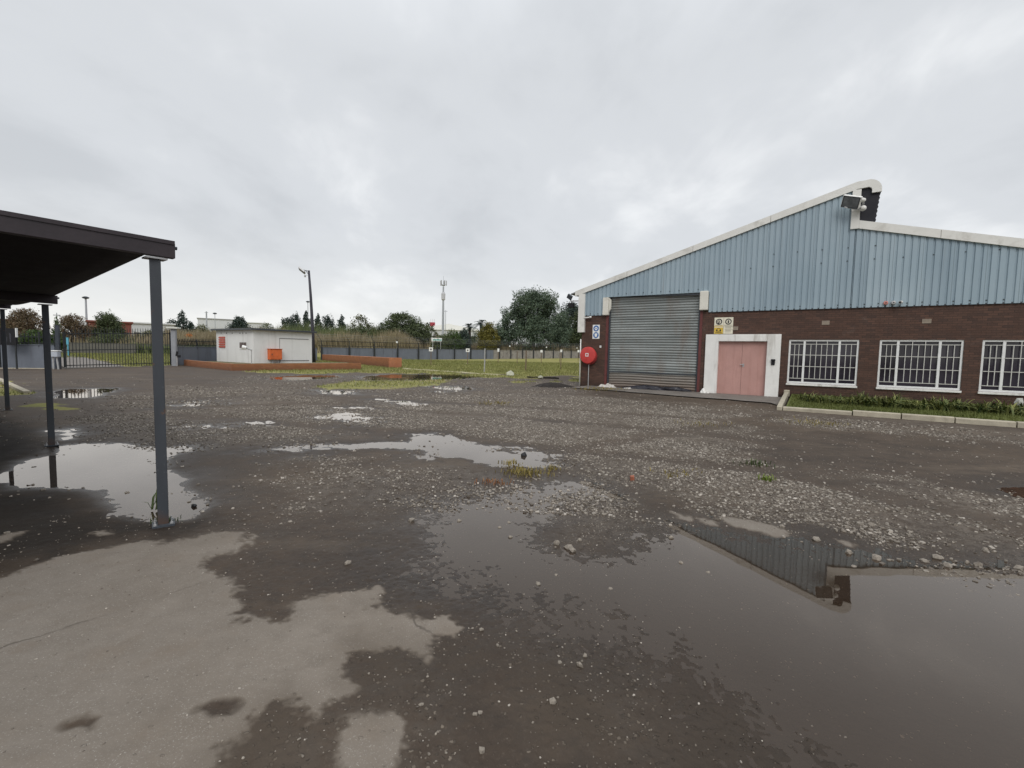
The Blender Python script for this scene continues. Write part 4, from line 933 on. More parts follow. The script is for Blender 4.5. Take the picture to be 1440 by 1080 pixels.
wall(wx(453), wx(694), 'long blue-grey painted wall along the far side of the grass field', BLUEW, 8, 1.5, courses=False)
wall(wx(694.5), wx(862), 'bare weathered concrete wall behind the grass, continuing the blue-grey one', RAWW, 14, 1.5, courses=False)
wall(np.array([-26.6, 46.2]), wx(446), 'short blue-grey wall stretch hidden behind the kiosk', BLUEW, 3, 1.42)
# fence on the long wall: posts, rails and tilted wire arms
A, B = wx(447), wx(862); fr, l, dz = lroot('security_fence', A, B, 'dark steel fence with tilted wire arms along the long field wall', 'fence')
dirW = (B-A)/l
for px in PWX+[836, 847]:
    P = wx(px); s = float((P-A) @ dirW); z0 = dz*s/l; mb = MB()
    mb.box(s-.085, s+.085, -.16, -.03, z0-.3, z0+1.62); mb.bar((s, -.08, z0+1.5), (s-.0, -.06, z0+2.35), .06); mb.bar((s, -.08, z0+2.25), (s-.42, .1, z0+3.05), .035)
    mb.build('fence_post', FENCEM, fr)
for zz, r__ in ((1.72, .035), (2.25, .035)):
    mb = MB(); mb.bar((0, -.09, zz), (l, -.09, zz+dz), .06); mb.build('rail', FENCEM, fr)
mb = MB()
for q in (.25, .5, .75, 1.0): mb.bar((-.42*q, -.08+.18*q, 2.25+.8*q), (l-.42*q, -.08+.18*q, 2.25+.8*q+dz), .012)
mb.build('wire', GALV, fr)
mb = MB(); n = int(l/.3)
for k in range(n): s = l*k/n; z0 = dz*k/n; mb.bar((s, -.09, z0+1.6), (s, -.09, z0+2.3), .009)
mb.build('fence_bars', FENCEM, fr)
for px, py, lab in ((557.5, 481.5, 'white light on the long fence nearest the kiosk end'), (716, 487, 'white light on the long fence in front of the big dark tree'), (767.5, 488.5, 'white light on the long fence in front of the dark trees, middle one'), (810.5, 489.5, 'white light on the long fence beside the warehouse corner')):
    P = wx(px)+np.array([.1, -.14]); z = hat(px, py, P); r_ = empty('fence_light', (P[0], P[1], z), 0, lab, 'light', 'lights on the long fence')
    mb = MB(); mb.lathe([(.05, -.12), (.12, -.08), (.13, .05), (.06, .13)], (0, 0, 0), 12); mb.build('lamp_housing', SIGNW, r_); mb = MB(); mb.tube([(0, .02, .1), (0, .12, .4)], .025, 6); mb.build('bracket', FENCEM, r_)
# fences on the two walls by the gate
def topfence(A, B, h0, h1, lab, lean=0.0, pitch=.2):
    r_, l, dz = lroot('palisade_fence', A, B, lab, 'fence', 'fences on the walls beside the gate')
    for q in (.18, .72): z = h0+(h1-h0)*q; mb = MB(); mb.bar((0, .05, z), (l, .05, z+dz), .055); mb.build('rail', FENCEM, r_)
    mb = MB(); n = int(l/pitch)
    for k in range(n+1): s = l*k/n; z0 = dz*k/n; mb.bar((s, .02, z0+h0), (s+lean, .02, z0+h1), .04, .02); mb.bar((s+lean, .02, z0+h1), (s+lean, .02, z0+h1+.07), .02, .01)
    mb.build('pales', FENCEM, r_)
    for k in range(int(l/3)+1): mb = MB(); mb.box(3*k, 3*k+.07, .0, .09, h0-.2, h1+.02); mb.build('fence_post', FENCEM, r_)
topfence(LW0, GL+np.array([-.45, 0]), 1.40, 2.06, 'dark palisade strip on the blue-grey wall left of the gate')
topfence(GR_+np.array([-.2, .4]), np.array([-26.6, 46.]), 1.45, 2.05, 'dark palisade strip with leaning pales between gate and kiosk', lean=-.22)
# sliding gate
gt, l, dz = lroot('palisade_gate', GL, GR_, 'wide dark palisade gate across the entrance road', 'gate')
H0, H1 = hat(87, 459, GL), hat(241.5, 462, GR_)-dz
hl, hr_ = H0-.1, H1
mb = MB()
for q in (.05, .44, .86): mb.bar((0.1, 0, .1+(hl-.1)*q), (l-.1, 0, .1+(hr_-.1)*q+dz), .06, .05)
mb.bar((.12, 0, .1), (.12, 0, hl*.9), .07); mb.bar((l-.12, 0, .1+dz), (l-.12, 0, hr_*.9+dz), .07); mb.build('gate_frame', FENCEM, gt)
n = 38; mb = MB()
for k in range(n): s = .18+(l-.36)*k/(n-1); z = dz*s/l; t = hl+(hr_-hl)*s/l; mb.bar((s, -.035, z+.08), (s, -.035, z+t-.06), .030, .018); mb.bar((s, -.035, z+t-.06), (s, -.035, z+t+.03), .012, .010)
mb.build('pales', FENCEM, gt)
mb = MB(); mb.bar((0, .0, .012), (l, .0, .012+dz), .06, .02); mb.build('track', RAWW, gt)
def post(name, P, h, wd, m, lab, cap=True):
    r_ = empty(name, (P[0], P[1], float(elev(*P))), .3, lab, 'gate post', 'posts of the sliding gate'); mb = MB(); mb.box(-wd/2, wd/2, -wd/2, wd/2, -.2, h); mb.build('shaft', m, r_, bevel=.006)
    if cap: mb = MB(); mb.box(-wd/2-.01, wd/2+.01, -wd/2-.01, wd/2+.01, h, h+.025); mb.build('cap', DARKST, r_)
    return r_
post('gate_post', GL+np.array([-.12, -.1]), H0+.05, .17, POSTM, 'tall slim steel gate post beside the grey motor box')
gp2 = post('gate_post', GR_+np.array([.22, -.05]), H1-.02, .30, M('post_grey', (.30, .31, .33), .7, .1, 3, .002), 'thick pale grey gate post with a pale flat top', False)
mb = MB(); mb.box(-.36, .36, -.36, .36, H1-.02, H1+.10); mb.build('cap_slab', M('cap_pale', (.62, .62, .56), .8, .1, 4, 0), gp2, bevel=.02)
mp_ = at(77.5, 26.6); r_ = empty('gate_motor', (mp_[0], mp_[1], 0), .2, 'pale grey gate motor box on a short stand by the slim gate post', 'gate motor')
mb = MB(); mb.box(-.19, .19, -.15, .15, .72, 1.06); mb.build('motor_cover', M('motor_pale', (.42, .45, .5), .5, .1, 4, 0), r_, bevel=.05); mb = MB(); mb.box(-.22, .22, -.17, .17, 1.06, 1.12); mb.build('lid', SIGNW, r_, bevel=.02)
mb = MB(); mb.bar((-.12, 0, 0), (-.12, 0, .72), .06); mb.bar((.12, 0, 0), (.06, 0, .72), .06); mb.build('stand', GREYM, r_)
rp_ = at(248.5, 34.2); r_ = empty('gate_lock_arm', (rp_[0], rp_[1], .0), .2, 'small dark latch hardware on a pale stake right of the gate', 'latch')
mb = MB(); mb.bar((0, 0, 0), (0, 0, 1.0), .07); mb.build('stake', GREYM, r_); mb = MB(); mb.bar((-.02, -.03, .78), (.05, -.03, 1.12), .1); mb.box(.06, .24, -.1, .04, .66, .84); mb.build('latch', BLACK, r_)
sb = at(10, 26.3); r_ = empty('dark_sign_board', (sb[0], sb[1], 0), .05, 'dark framed board standing by the wall behind the last carport post', 'board')
z0, z1 = hat(10, 485, sb), hat(10, 461.5, sb); mb = MB(); mb.box(-.62, .50, 0, .06, z0, z1); mb.build('panel', BLACK, r_); mb = MB(); mb.box(.505, .56, -.02, .08, z0+.45, z1+.02); mb.build('edge_strip', SIGNW, r_)
mb = MB(); mb.box(-.5, -.44, .02, .08, 0, z0); mb.box(.4, .46, .02, .08, 0, z0); mb.build('stand', FENCEM, r_)
mb = MB(); mb.prism([(-.05, z0+.15), (.02, z0+.15), (.06, z0+.42), (.0, z0+.46)], -.006, -.002); mb.prism([(.18, z0+.15), (.25, z0+.15), (.26, z0+.6), (.14, z0+.72)], -.006, -.002); mb.build('worn_patch', M('worn_grey', (.045, .045, .055), .8, .3, 9, 0), r_)
def kerb_line(pts, lab, wd=.14, h=.1, group=None, name='kerb_stone'):
    for k in range(len(pts)-1):
        A, B = np.array(pts[k]), np.array(pts[k+1]); r0 = lroot(name, A, B, None, None); ln = r0[1]; bpy.data.objects.remove(r0[0])
        mb = MB(); mb.box(0, ln-.015, -wd/2, wd/2, -.06, h); o = mb.build(name, KERB, bevel=.015); o.location = (A[0], A[1], float(elev(*A))); o.rotation_euler = (0, 0, math.atan2(*(B-A)[::-1])); tag(o, lab[k] if isinstance(lab, list) else lab, 'kerb stone', group)
kerb_line([gp(38, 554.5), gp(19, 545.5), gp(0, 536), gp(-40, 522)], ['kerb stone at the tip of the small grass triangle beside the last carport post', 'kerb stone along the small grass triangle, behind the last carport post', 'kerb stone at the left picture edge on the small grass triangle'], .16, .1)
kerb_line([at(-60, 26.0), at(20, 26.5), at(71, 26.9)], ['pale kerb strip under the blue-grey wall at the left picture edge', 'pale kerb strip under the blue-grey wall ending near the motor box'], .3, .06)

# ------------------------------------------------------------------ kiosk, planters, pole
KC = at(356.5, 35.2); kz = .30
def hit(px, C0, d):                                # where the vertical plane of a picture column cuts a line
    k = ray(px, 490); k = k[0]/k[1]; t = (C0[0]-k*C0[1])/(k*d[1]-d[0]); return t
kl_, kr_ = hit(304.5, KC, -UA), hit(438.7, KC, VA)
ks = empty('kiosk', (KC[0], KC[1], kz), math.atan2(-UA[1], -UA[0]), 'small pale grey flat-roofed kiosk with red louvres on a brick plinth', 'kiosk')
# local x runs along the left face (length kl_), local y is -VA, so the right face lies along negative y
HK = hat(356.5, 463.5, KC)-kz
mb = MB(); mb.box(0, kl_, -kr_, 0, -.35, HK); mb.build('wall', KIOSKW, ks, bevel=.01)
mb = MB(); ov = .28; z_ = HK+.002; rise = .12
pts = [(-ov, ov), (kl_+ov, ov), (kl_+ov, -kr_-ov), (-ov, -kr_-ov)]; vs = []
for q in (0, .11): vs += [(x, y, z_+q+(rise*.0)) for x, y in pts]
mb.add(vs, [(3, 2, 1, 0), (4, 5, 6, 7), (0, 1, 5, 4), (1, 2, 6, 5), (2, 3, 7, 6), (3, 0, 4, 7)]); rf = mb.build('roof', ROOFM, ks)
mb = MB(); mb.box(-ov-.01, kl_+ov, ov+.001, ov+.03, z_-.03, z_+.10); mb.box(-ov-.03, -ov-.001, -kr_-ov, ov+.03, z_-.03, z_+.10); mb.build('fascia', DARKST, rf)
def lx(px): return hit(px, KC, -UA)
def ly(px): return -hit(px, KC, VA)
def kh(px, py, P): return hat(px, py, P)-kz
xa, xb = lx(317), lx(309); Pm = KC-UA*lx(313); za, zb = kh(313, 489, Pm), kh(313, 473, Pm)
LV = M('louvre_red', (.48, .085, .06), .5, .1, 5, 0); r_ = MB(); r_.box(xa, xb, .0005, .02, za, zb); lv = r_.build('louvre_vent', M('louvre_pale', (.55, .40, .34), .6, .1, 5, 0), ks)
mb = MB(); n = 5
for k in range(n): z = za+(zb-za)*(k+.15)/n; mb.box(xa-.02, xb+.02, .02, .07, z, z+(zb-za)/n*.62)
mb.build('louvre_blades', LV, lv)
Pm = KC-UA*lx(342); z0, z1 = kh(342, 489.5, Pm), kh(342, 481.5, Pm); mb = MB(); mb.box(lx(346.5), lx(337.5), .0005, .03, z0, z1); wn = mb.build('window', M('kiosk_window', (.12, .09, .085), .3, .2, 5, 0), ks); mb = MB(); mb.box(lx(346.7), lx(337.3), .001, .045, z0-.06, z0-.001); mb.build('sill', KIOSKW, wn)
mb = MB()
for px in (311.5, 319, 327, 338, 342, 346.5): x = lx(px); z = kh(px, 468.5, KC-UA*x); mb.box(x-.05, x+.05, .0005, .012, z-.05, z+.05)
mb.build('vent_hole', M('hole_grey', (.2, .19, .18), .9, .1, 5, 0), ks)
# roller hatch outline on the right face (x=0 plane faces -x)
y0, y1 = ly(393), ly(434); Pq = KC+VA*(-y0); zt = kh(393, 475.3, Pq); zb_ = kh(393, 506.5, Pq)
mb = MB(); mb.box(-.03, -.0005, y1, y0, zt-.04, zt); mb.box(-.018, -.0005, y0-.02, y0, zb_, zt-.04); mb.box(-.035, -.0005, y1, y0+.06, zb_-.05, zb_); mb.build('hatch', M('hatch_line', (.16, .16, .165), .7, .1, 5, 0), ks)
ob = empty('orange_meter_box', tuple(KC+VA*(-(ly(376)+ly(392.5))/2))+(kz,), RZ+math.pi/2, 'bright orange metal cabinet on the right face of the kiosk', 'cabinet')
wd = abs(ly(392.5)-ly(376)); Pq = KC+VA*(-ly(384)); z0, z1 = kh(384, 505.5, Pq), kh(384, 491, Pq)
ob.rotation_euler = (0, 0, math.atan2(-VA[1], -VA[0]))     # local x back along the face, local y points out of it

mb = MB(); mb.box(-wd/2, wd/2, .002, .42, z0, z1); mb.build('cabinet_body', ORANGE, ob, bevel=.01); mb = MB(); mb.box(-wd/2-.03, wd/2+.03, .0, .47, z1, z1+.04); mb.build('lid', M('orange_dark', (.42, .09, .03), .5, .1, 5, 0), ob)
mb = MB(); mb.box(-wd/2+.04, wd/2-.04, .421, .432, z0+.05, z1-.05); dr = mb.build('door', ORANGE, ob); mb = MB(); mb.box(wd/2-.14, wd/2-.10, .433, .455, (z0+z1)/2-.06, (z0+z1)/2+.06); mb.build('handle', DARKST, dr)
for a in (-wd/2+.02, wd/2-.3): mb = MB(); mb.box(a, a+.06, .1, .3, -.05, z0); mb.build('leg', GREYM, ob)
cpz = at(353.5, 33.6); r_ = empty('pole_camera', (cpz[0], cpz[1], .25), 0, 'white security camera on a thin stake in front of the kiosk corner', 'camera'); zt = hat(353.5, 492.5, cpz)-.25
mb = MB(); mb.tube([(0, 0, 0), (0, 0, zt)], .03, 8); mb.build('stake', GREYM, r_); mb = MB(); mb.tube([(.03, 0, zt), (-.32, -.1, zt+.17)], [.05, .065], 10); mb.build('camera_arm', GREYM, r_); mb = MB(); mb.tube([(-.3, -.1, zt+.17), (-.56, -.18, zt+.22)], [.13, .15], 12); mb.build('camera_body', SIGNW, r_)
# brick planters
PC, PLf, PRt = gp(325.5, 521.6), gp(258.5, 514.2), gp(508, 520.2)
def planter(A, B, h, lab, th=.24, hb=None):
    A = np.array(A); B = np.array(B); d = B-A; l = float(np.hypot(*d)); o = MB(); hb = h if hb is None else hb; zb0 = float(elev(*B))-float(elev(*A))
    vs = [(0, 0, -.1), (l, 0, -.1+zb0), (l, th, -.1+zb0), (0, th, -.1), (0, 0, h), (l, 0, hb+zb0), (l, th, hb+zb0), (0, th, h)]
    o.add(vs, [(3,2,1,0),(4,5,6,7),(0,1,5,4),(1,2,6,5),(2,3,7,6),(3,0,4,7)]); q = o.build('brick_planter_wall', OBRICK, bevel=.012); q.location = (A[0], A[1], float(elev(*A))); q.rotation_euler = (0, 0, math.atan2(d[1], d[0])); return tag(q, lab, 'brick wall', 'low orange brick planter walls')
hP = hat(325.5, 511.8, PC)
planter(PLf, PC, .46, 'low brick wall of the kiosk plinth facing the gate', hb=hP); planter(PC+(PRt-PC)/np.hypot(*(PRt-PC))*.01, PRt, hP, 'low brick wall of the kiosk plinth facing the yard', hb=hat(508, 510.6, PRt))
bp = [PC+np.array([.1, .5]), PRt+np.array([-.1, .4]), PRt+np.array([-4, 8.]), np.array(KC)+VA*6.5-UA*1.0, np.array(KC)-UA*6.5, PLf+np.array([.2, .3])]
mb = MB(); mb.add([(a, b, .31) for a, b in bp], [tuple(range(len(bp)))]); o = mb.build('planter_soil', M('plinth_soil', (.15, .125, .06), .95, .3, 3, .02), fix=False)
if o.data.polygons[0].normal.z < 0: o.data.flip_normals()
tag(o, kind='structure')
E1, E0 = gp(547, 517.3), at(453, 52.5)
lpw = planter(E0, E1, .72, 'long brick planter wall with a bright orange end, left of the grass field', th=1.0, hb=hat(547, 503.2, E1))
ll = float(np.hypot(*(E1-E0))); mb = MB(); mb.box(ll-.01, ll+.34, -.02, 1.02, -.1+float(elev(*E1))-float(elev(*E0)), hat(547, 503.2, E1)+float(elev(*E1))-float(elev(*E0))+.02); mb.build('end_pier', brick_mat('bright_brick', (.50, .19, .085), (.40, .15, .07), (.36, .27, .2), stain=(.3, .12, .07)), lpw)
LP = at(441.6, 43.6); zt = hat(441.6, 381.5, LP)
r_ = empty('lamp_post', (LP[0], LP[1], float(elev(*LP))), 0, 'tall dark leaning lamp post beside the kiosk', 'lamp post'); lean = -.42
mb = MB(); mb.tube([(0, 0, -.2), (lean*.3, 0, zt*.4), (lean*.62, 0, zt*.72), (lean, 0, zt)], [.17, .145, .12, .095], 12); mb.build('pole', M('pole_dark', (.040, .038, .050), .6, .2, 3, .002), r_, smooth=True)
mb = MB(); mb.bar((lean, 0, zt-.08), (lean-.45, -.05, zt+.03), .06); mb.bar((lean-.05, 0, zt-.35), (lean-.3, -.03, zt-.0), .04); mb.build('arm', DARKST, r_)
tl = Matrix.Translation((lean-.62, -.1, zt-.04)) @ Euler((R(-25), R(38), 0)).to_matrix().to_4x4()
mb = MB(); mb.box(-.34, .34, -.25, .25, -.04, .1, tl); mb.build('lamp_head', GREYM, r_, bevel=.02); mb = MB(); mb.box(-.3, .3, -.21, .21, -.055, -.041, tl); mb.build('lamp_glass', M('flood_glass2', (.3, .3, .3), .2, .2, 5, 0), r_)
mb = MB(); mb.tube([(lean-.34, -.05, zt-.45), (lean-.34, -.05, zt-.62)], .09, 8); mb.bar((lean-.05, 0, zt-.42), (lean-.34, -.05, zt-.46), .03); mb.build('sensor', GREYM, r_)

# ------------------------------------------------------------------ field markers and odds and ends
FP = [(606, 514, 488.5, 494, 5.6, 'white plate on a thin stake in the grass, the leftmost plate, before the blue-grey wall', SIGNW), (657.5, 513, 490, 495, 5.2, 'white plate on a stake before the last painted stretch of blue-grey wall', SIGNW),
      (700.5, 511.5, 490, 494.7, 2.6, 'narrow white plate edge on top of a stake where the bare concrete wall begins', SIGNW), (761, 512, 492.3, 495.6, 3.2, 'small white cap on a stake before the bare concrete wall, mid-field', SIGNW),
      (788.5, 519.6, 491.6, 495.2, 2.8, 'small white cap on a stout brown stake in the grass, the one nearest the warehouse', WOODP), (813, 509, 492.3, 495.4, 2.8, 'small white cap on a far stake just beside the warehouse corner', SIGNW)]
for px, pb, t0, t1, wpx, lab, m in FP:
    P = gp(px, pb); Z = P[1]; r_ = empty('marker_stake', (P[0], P[1], float(elev(*P))), 0, lab, 'marker', 'white-topped stakes in the grass'); z0 = hat(px, t1, P)-float(elev(*P)); z1 = hat(px, t0, P)-float(elev(*P)); wd = wpx*Z/644/2
    mb = MB(); mb.box(-.035, .035, -.03, .03, -.1, z1-.05); mb.build('stake', WOODP, r_)
    mb = MB(); mb.box(-wd, wd, -.055, -.031, z0, z1); mb.build('plate', SIGNW, r_)
    if wpx > 5: mb = MB(); mb.disc((0, -.058, (z0+z1)/2), wd*.42, 'y', .004, 12); mb.build('pictogram', SIGNK, r_)
for px, pb, pt, wd, lab, m in ((681, 524, 490, .05, 'plain grey steel post standing in the grass before the blue-grey wall', GREYM), (739, 522, 493, .055, 'plain brown wooden post alone in mid-field', WOODP), (727, 512, 494, .04, 'thin far post before the bare concrete wall', WOODP), (786.8, 511, 496, .04, 'thin far post just behind the stout brown stake', WOODP)):
    P = gp(px, pb); z = hat(px, pt, P)-float(elev(*P)); mb = MB(); mb.tube([(0, 0, -.1), (.01, 0, z*.5), (0, 0, z)], [wd, wd*.95, wd*.9], 8); o = mb.build('field_post', m); o.location = (P[0], P[1], float(elev(*P))); o.rotation_euler = (R(.6), R(.8), 0); tag(o, lab, 'post', 'plain posts in the grass')
def slab(name, pa, pb_, wd, h, m, lab, cat):
    A, B = gp(*pa), gp(*pb_); d = B-A; l = float(np.hypot(*d)); mb = MB(); n = 14
    vs = []; 
    for k in range(n+1):
        x = l*k/n; hh = h*(.8+.4*random.random()); yo = random.uniform(-.02, .02)
        vs += [(x, -wd/2+yo, -.05), (x, wd/2+yo, -.05), (x, wd/2+yo-.02, hh), (x, -wd/2+yo+.02, hh)]
    fs = [(3, 2, 1, 0), (4*n, 4*n+1, 4*n+2, 4*n+3)]
    for k in range(n):
        for q in range(4): fs.append((4*k+q, 4*k+(q+1) % 4, 4*k+4+(q+1) % 4, 4*k+4+q))
    mb.add(vs, fs); o = mb.build(name, m); o.location = (A[0], A[1], float(elev(*A))); o.rotation_euler = (0, 0, math.atan2(d[1], d[0])); return tag(o, lab, cat)
PALE = M('pale_strip', (.46, .42, .28), .9, .12, 3, .004)
slab('concrete_strip', (568, 519.4), (702, 528.3), .30, .09, PALE, 'long pale concrete strip lying across the near edge of the grass', 'edging')
slab('concrete_strip', (655, 511.6), (700, 511.6), 1.4, .05, PALE, 'short pale concrete slab in the grass behind the long strip', 'slab')
slab('timber_beam', (741, 532), (786, 533.4), .22, .12, SOIL, 'dark rotten timber lying in the grass before the warehouse corner', 'timber')
o = link('pale_rock', rocks(np.zeros((1, 2)), np.array([.34]), np.array([0.]), 'pale_rock', None, False, .8), M('pale_stone2', (.42, .42, .33), .8, .15, 12, .006)); P = gp(760, 533.2); o.location = (P[0], P[1], .1); tag(o, 'small pale rock on the dark rotten timber', 'rock')
o = link('pale_rock', rocks(np.zeros((1, 2)), np.array([.6]), np.array([0.]), 'pale_rock', None, False, .6), MATS['pale_stone2']); P = gp(718, 528.8); o.location = (P[0], P[1], .05); tag(o, 'pale rock alone in the grass at the end of the concrete strip', 'rock')
def mound(pa, pb_, wd, h, lab, m=SOIL, name='soil_mound'):
    A, B = gp(*pa), gp(*pb_); c = (A+B)/2; a = float(np.hypot(*(B-A)))/2; mb = MB(); n, k = 30, 12; vs = []; fs = []
    for i in range(k+1):
        for j_ in range(n):
            t = 2*math.pi*j_/n; r_ = i/k; x, y = math.cos(t)*a*r_, math.sin(t)*wd*r_; q = float(fbm(np.array([x*2+5]), np.array([y*3+pa[0]]), 9, 4)[0]); e_ = 1+.35*(float(fbm(np.array([math.cos(t)*2]), np.array([math.sin(t)*2+pa[0]]), 4, 3)[0])-.5)*2
            vs.append((x*e_, y*e_, h*(1-r_**1.6)*(.35+1.3*q)-.03*r_))
    for i in range(k):
        for j_ in range(n): fs.append((i*n+j_, i*n+(j_+1) % n, (i+1)*n+(j_+1) % n, (i+1)*n+j_))
    mb.add(vs, fs); o = mb.build(name, m); d = B-A; o.location = (c[0], c[1], .0); o.rotation_euler = (0, 0, math.atan2(d[1], d[0])); return tag(o, lab, 'mound')
mound((742, 544.2), (810, 544.6), .8, .2, 'flat dark heap of soil at the grass edge left of the warehouse corner')
# individually noticeable stones
BIGST = [(489,795,.04),(783,766,.05),(800,772,.055),(806,776,.05),(815,761,.035),(757,822,.035),(782,809,.03),(703,742,.035),(716,735,.035),(718,756,.035),(858,828,.028),(944,757,.04),(1147,760,.055),(1193,778,.05),(1232,786,.06),(1300,790,.05),(1318,786,.06),(1333,797,.05),(1360,792,.04),(1375,796,.05),(1432,802,.06),(1386,776,.04),(1200,797,.035),(958,792,.035),(996,805,.03),(677,888,.022),(700,910,.02),(815,940,.03),(823,924,.025),(787,935,.02),(778,993,.028),(668,1012,.02),(675,1008,.016),(592,998,.018),(678,1063,.022),(618,719,.03),(578,733,.05),(646,733,.04),(590,700,.04),(1100,742,.04),(930,690,.045),(1010,712,.04),(1225,742,.05),(1280,752,.05),(716,706,.03)]
for k, (x, y, s) in enumerate(BIGST):
    P = gp(x, y); z = float(fields(P[:1], P[1:2])[0][0]); z = max(z, -.004)
    o = link('stone', rocks(np.zeros((1, 2)), np.array([s*1.25]), np.array([0.]), 'stone', None, False, .75), STONE); o.location = (P[0], P[1], z)
    tag(o, 'single loose grey stone lying apart on the wet yard ground', 'stone', 'loose single stones on the yard')
P = gp(273, 713); o = link('dark_lump', rocks(np.zeros((1, 2)), np.array([.06]), np.array([0.]), 'dark_lump', None, False, .8), SIGNK); o.location = (P[0], P[1], .01); tag(o, 'round black lump beside the puddle right of the nearest carport post', 'lump')
P = gp(889, 676.5); o = link('brick_fragment', rocks(np.zeros((1, 2)), np.array([.085]), np.array([0.]), 'brick_fragment', None, True, .7), M('fragment_orange', (.30, .10, .055), .85, .2, 20, .003)); o.location = (P[0], P[1], .02); tag(o, 'small orange brick fragment on the gravel', 'brick fragment')
P = gp(737, 641); o = link('dark_rubble', rocks(np.zeros((1, 2)), np.array([.11]), np.array([0.]), 'dark_rubble', None, False, .9), SIGNK); o.location = (P[0], P[1], .0); tag(o, 'dark lump standing in the narrow puddle behind the yellow weeds', 'rubble')
# weeds
WG = leaf_mat('weed_green', (.09, .14, .02), (.20, .24, .04)); WY = leaf_mat('weed_yellow', (.16, .13, .03), (.30, .23, .07)); WO = leaf_mat('weed_rust', (.22, .09, .04), (.30, .16, .07)); WD = leaf_mat('weed_dark', (.03, .05, .015), (.08, .10, .03))
def tuft(px, py, n, h, spread, m, lab, seed):
    rs = random.Random(seed); mb = MB()
    for k in range(n):
        b = Vector((rs.gauss(0, spread), rs.gauss(0, spread*.7), 0)); a = rs.uniform(0, 6.28); L_ = h*rs.uniform(.4, 1.1); w_ = L_*.045+.002; ln = rs.uniform(.2, .8)
        s_ = Vector((-math.sin(a), math.cos(a), 0))*w_; d = Vector((math.cos(a), math.sin(a), 0)); p1 = b+d*L_*ln*.35+Vector((0, 0, L_*.6)); p2 = b+d*L_*ln+Vector((0, 0, L_*(.95-.3*ln)))
        mb.add([b-s_, b+s_, p1+s_, p1-s_, p2], [(0, 1, 2, 3), (3, 2, 4)])
    o = mb.build('weed' if spread < .12 else 'weeds', m, fix=False); P = gp(px, py); o.location = (P[0], P[1], .015); return tag(o, lab, 'weed', None, 'stuff' if spread >= .12 else None)
tuft(738, 667, 220, .075, .15, WY, 'yellowish weed patch at the edge of the narrow puddle', 1); tuft(716, 655, 50, .085, .06, WY, 'small olive weed tuft standing in the narrow puddle, left of the yellow patch', 2); tuft(777, 662, 40, .085, .05, WY, 'small weed tuft right of the yellow patch', 3)
tuft(692, 682, 80, .06, .10, WO, 'rust-coloured weed tuft left below the yellow patch', 4); tuft(1076, 678, 45, .10, .05, WG, 'bright green weed on the gravel in front of the windows', 5); tuft(950, 670, 60, .07, .12, WY, 'faint yellowish weed on the gravel near the brick fragment', 6)
tuft(1061, 656, 60, .1, .12, WD, 'low green weed on the gravel behind the bright green one', 7); tuft(1150, 597, 140, .1, .35, WY, 'low yellowish weeds in front of the bed kerb', 8); tuft(232, 737, 50, .06, .06, WD, 'dark weeds around the foot of the nearest carport post', 9); tuft(219, 718, 9, .2, .03, WD, 'thin dark weed stalks rising behind the foot of the nearest post', 10); tuft(985, 598, 90, .08, .3, WY, 'faint weeds on the gravel before the pink door', 11); tuft(845, 549, 240, .16, .5, WY, 'weeds along the foot of the brick pier by the hose reel', 12); tuft(700, 569, 120, .1, .25, WY, 'small weed patch on the far gravel', 13)

# ------------------------------------------------------------------ grass blades (nobody could count them)
def blades(P, Z, h, w_, n):
    a = rng.uniform(0, 2*np.pi, n); ln = rng.uniform(.1, .7, n); hh = h*rng.uniform(.5, 1.3, n)
    sx, sy = -np.sin(a)*w_, np.cos(a)*w_; dx, dy = np.cos(a)*hh*ln, np.sin(a)*hh*ln
    V = np.zeros((n, 3, 3)); V[:, 0] = np.stack([P[:, 0]-sx, P[:, 1]-sy, Z], -1); V[:, 1] = np.stack([P[:, 0]+sx, P[:, 1]+sy, Z], -1); V[:, 2] = np.stack([P[:, 0]+dx, P[:, 1]+dy, Z+hh], -1)
    return V.reshape(-1, 3), np.arange(n*3).reshape(n, 3)
GB = leaf_mat('field_grass', (.15, .165, .05), (.31, .28, .105), (.23, .24, .075)); LB = leaf_mat('lawn_grass', (.085, .10, .022), (.15, .165, .045))
P = scatter(260000, 19, 75, 52); z, dr, g_, gg, mu, we, shd = fields(P[:, 0], P[:, 1]); k = (gg > .4+.3*rng.uniform(size=len(P))) & ~in_building(P) & (P[:, 1] < 62)
P = P[k]; z = z[k]; V, F = blades(P, z-.01, .07+.0018*P[:, 1], .010+.0003*P[:, 1], len(P)); tag(link('grass', mesh_np('grass', V, F), GB), kind='stuff')
n = 26000; u = rng.uniform(BL+.15, 7.2, n); v = rng.uniform(BF+.12, -.4, n); Pl = u[:, None]*UA+(v+V0)[:, None]*VA; z = BZ0-.02+(BZ1-BZ0)*(v-BF)/(-BF)
V, F = blades(Pl, z, .075, .008, n); tag(link('grass', mesh_np('grass', V, F), LB), kind='stuff')

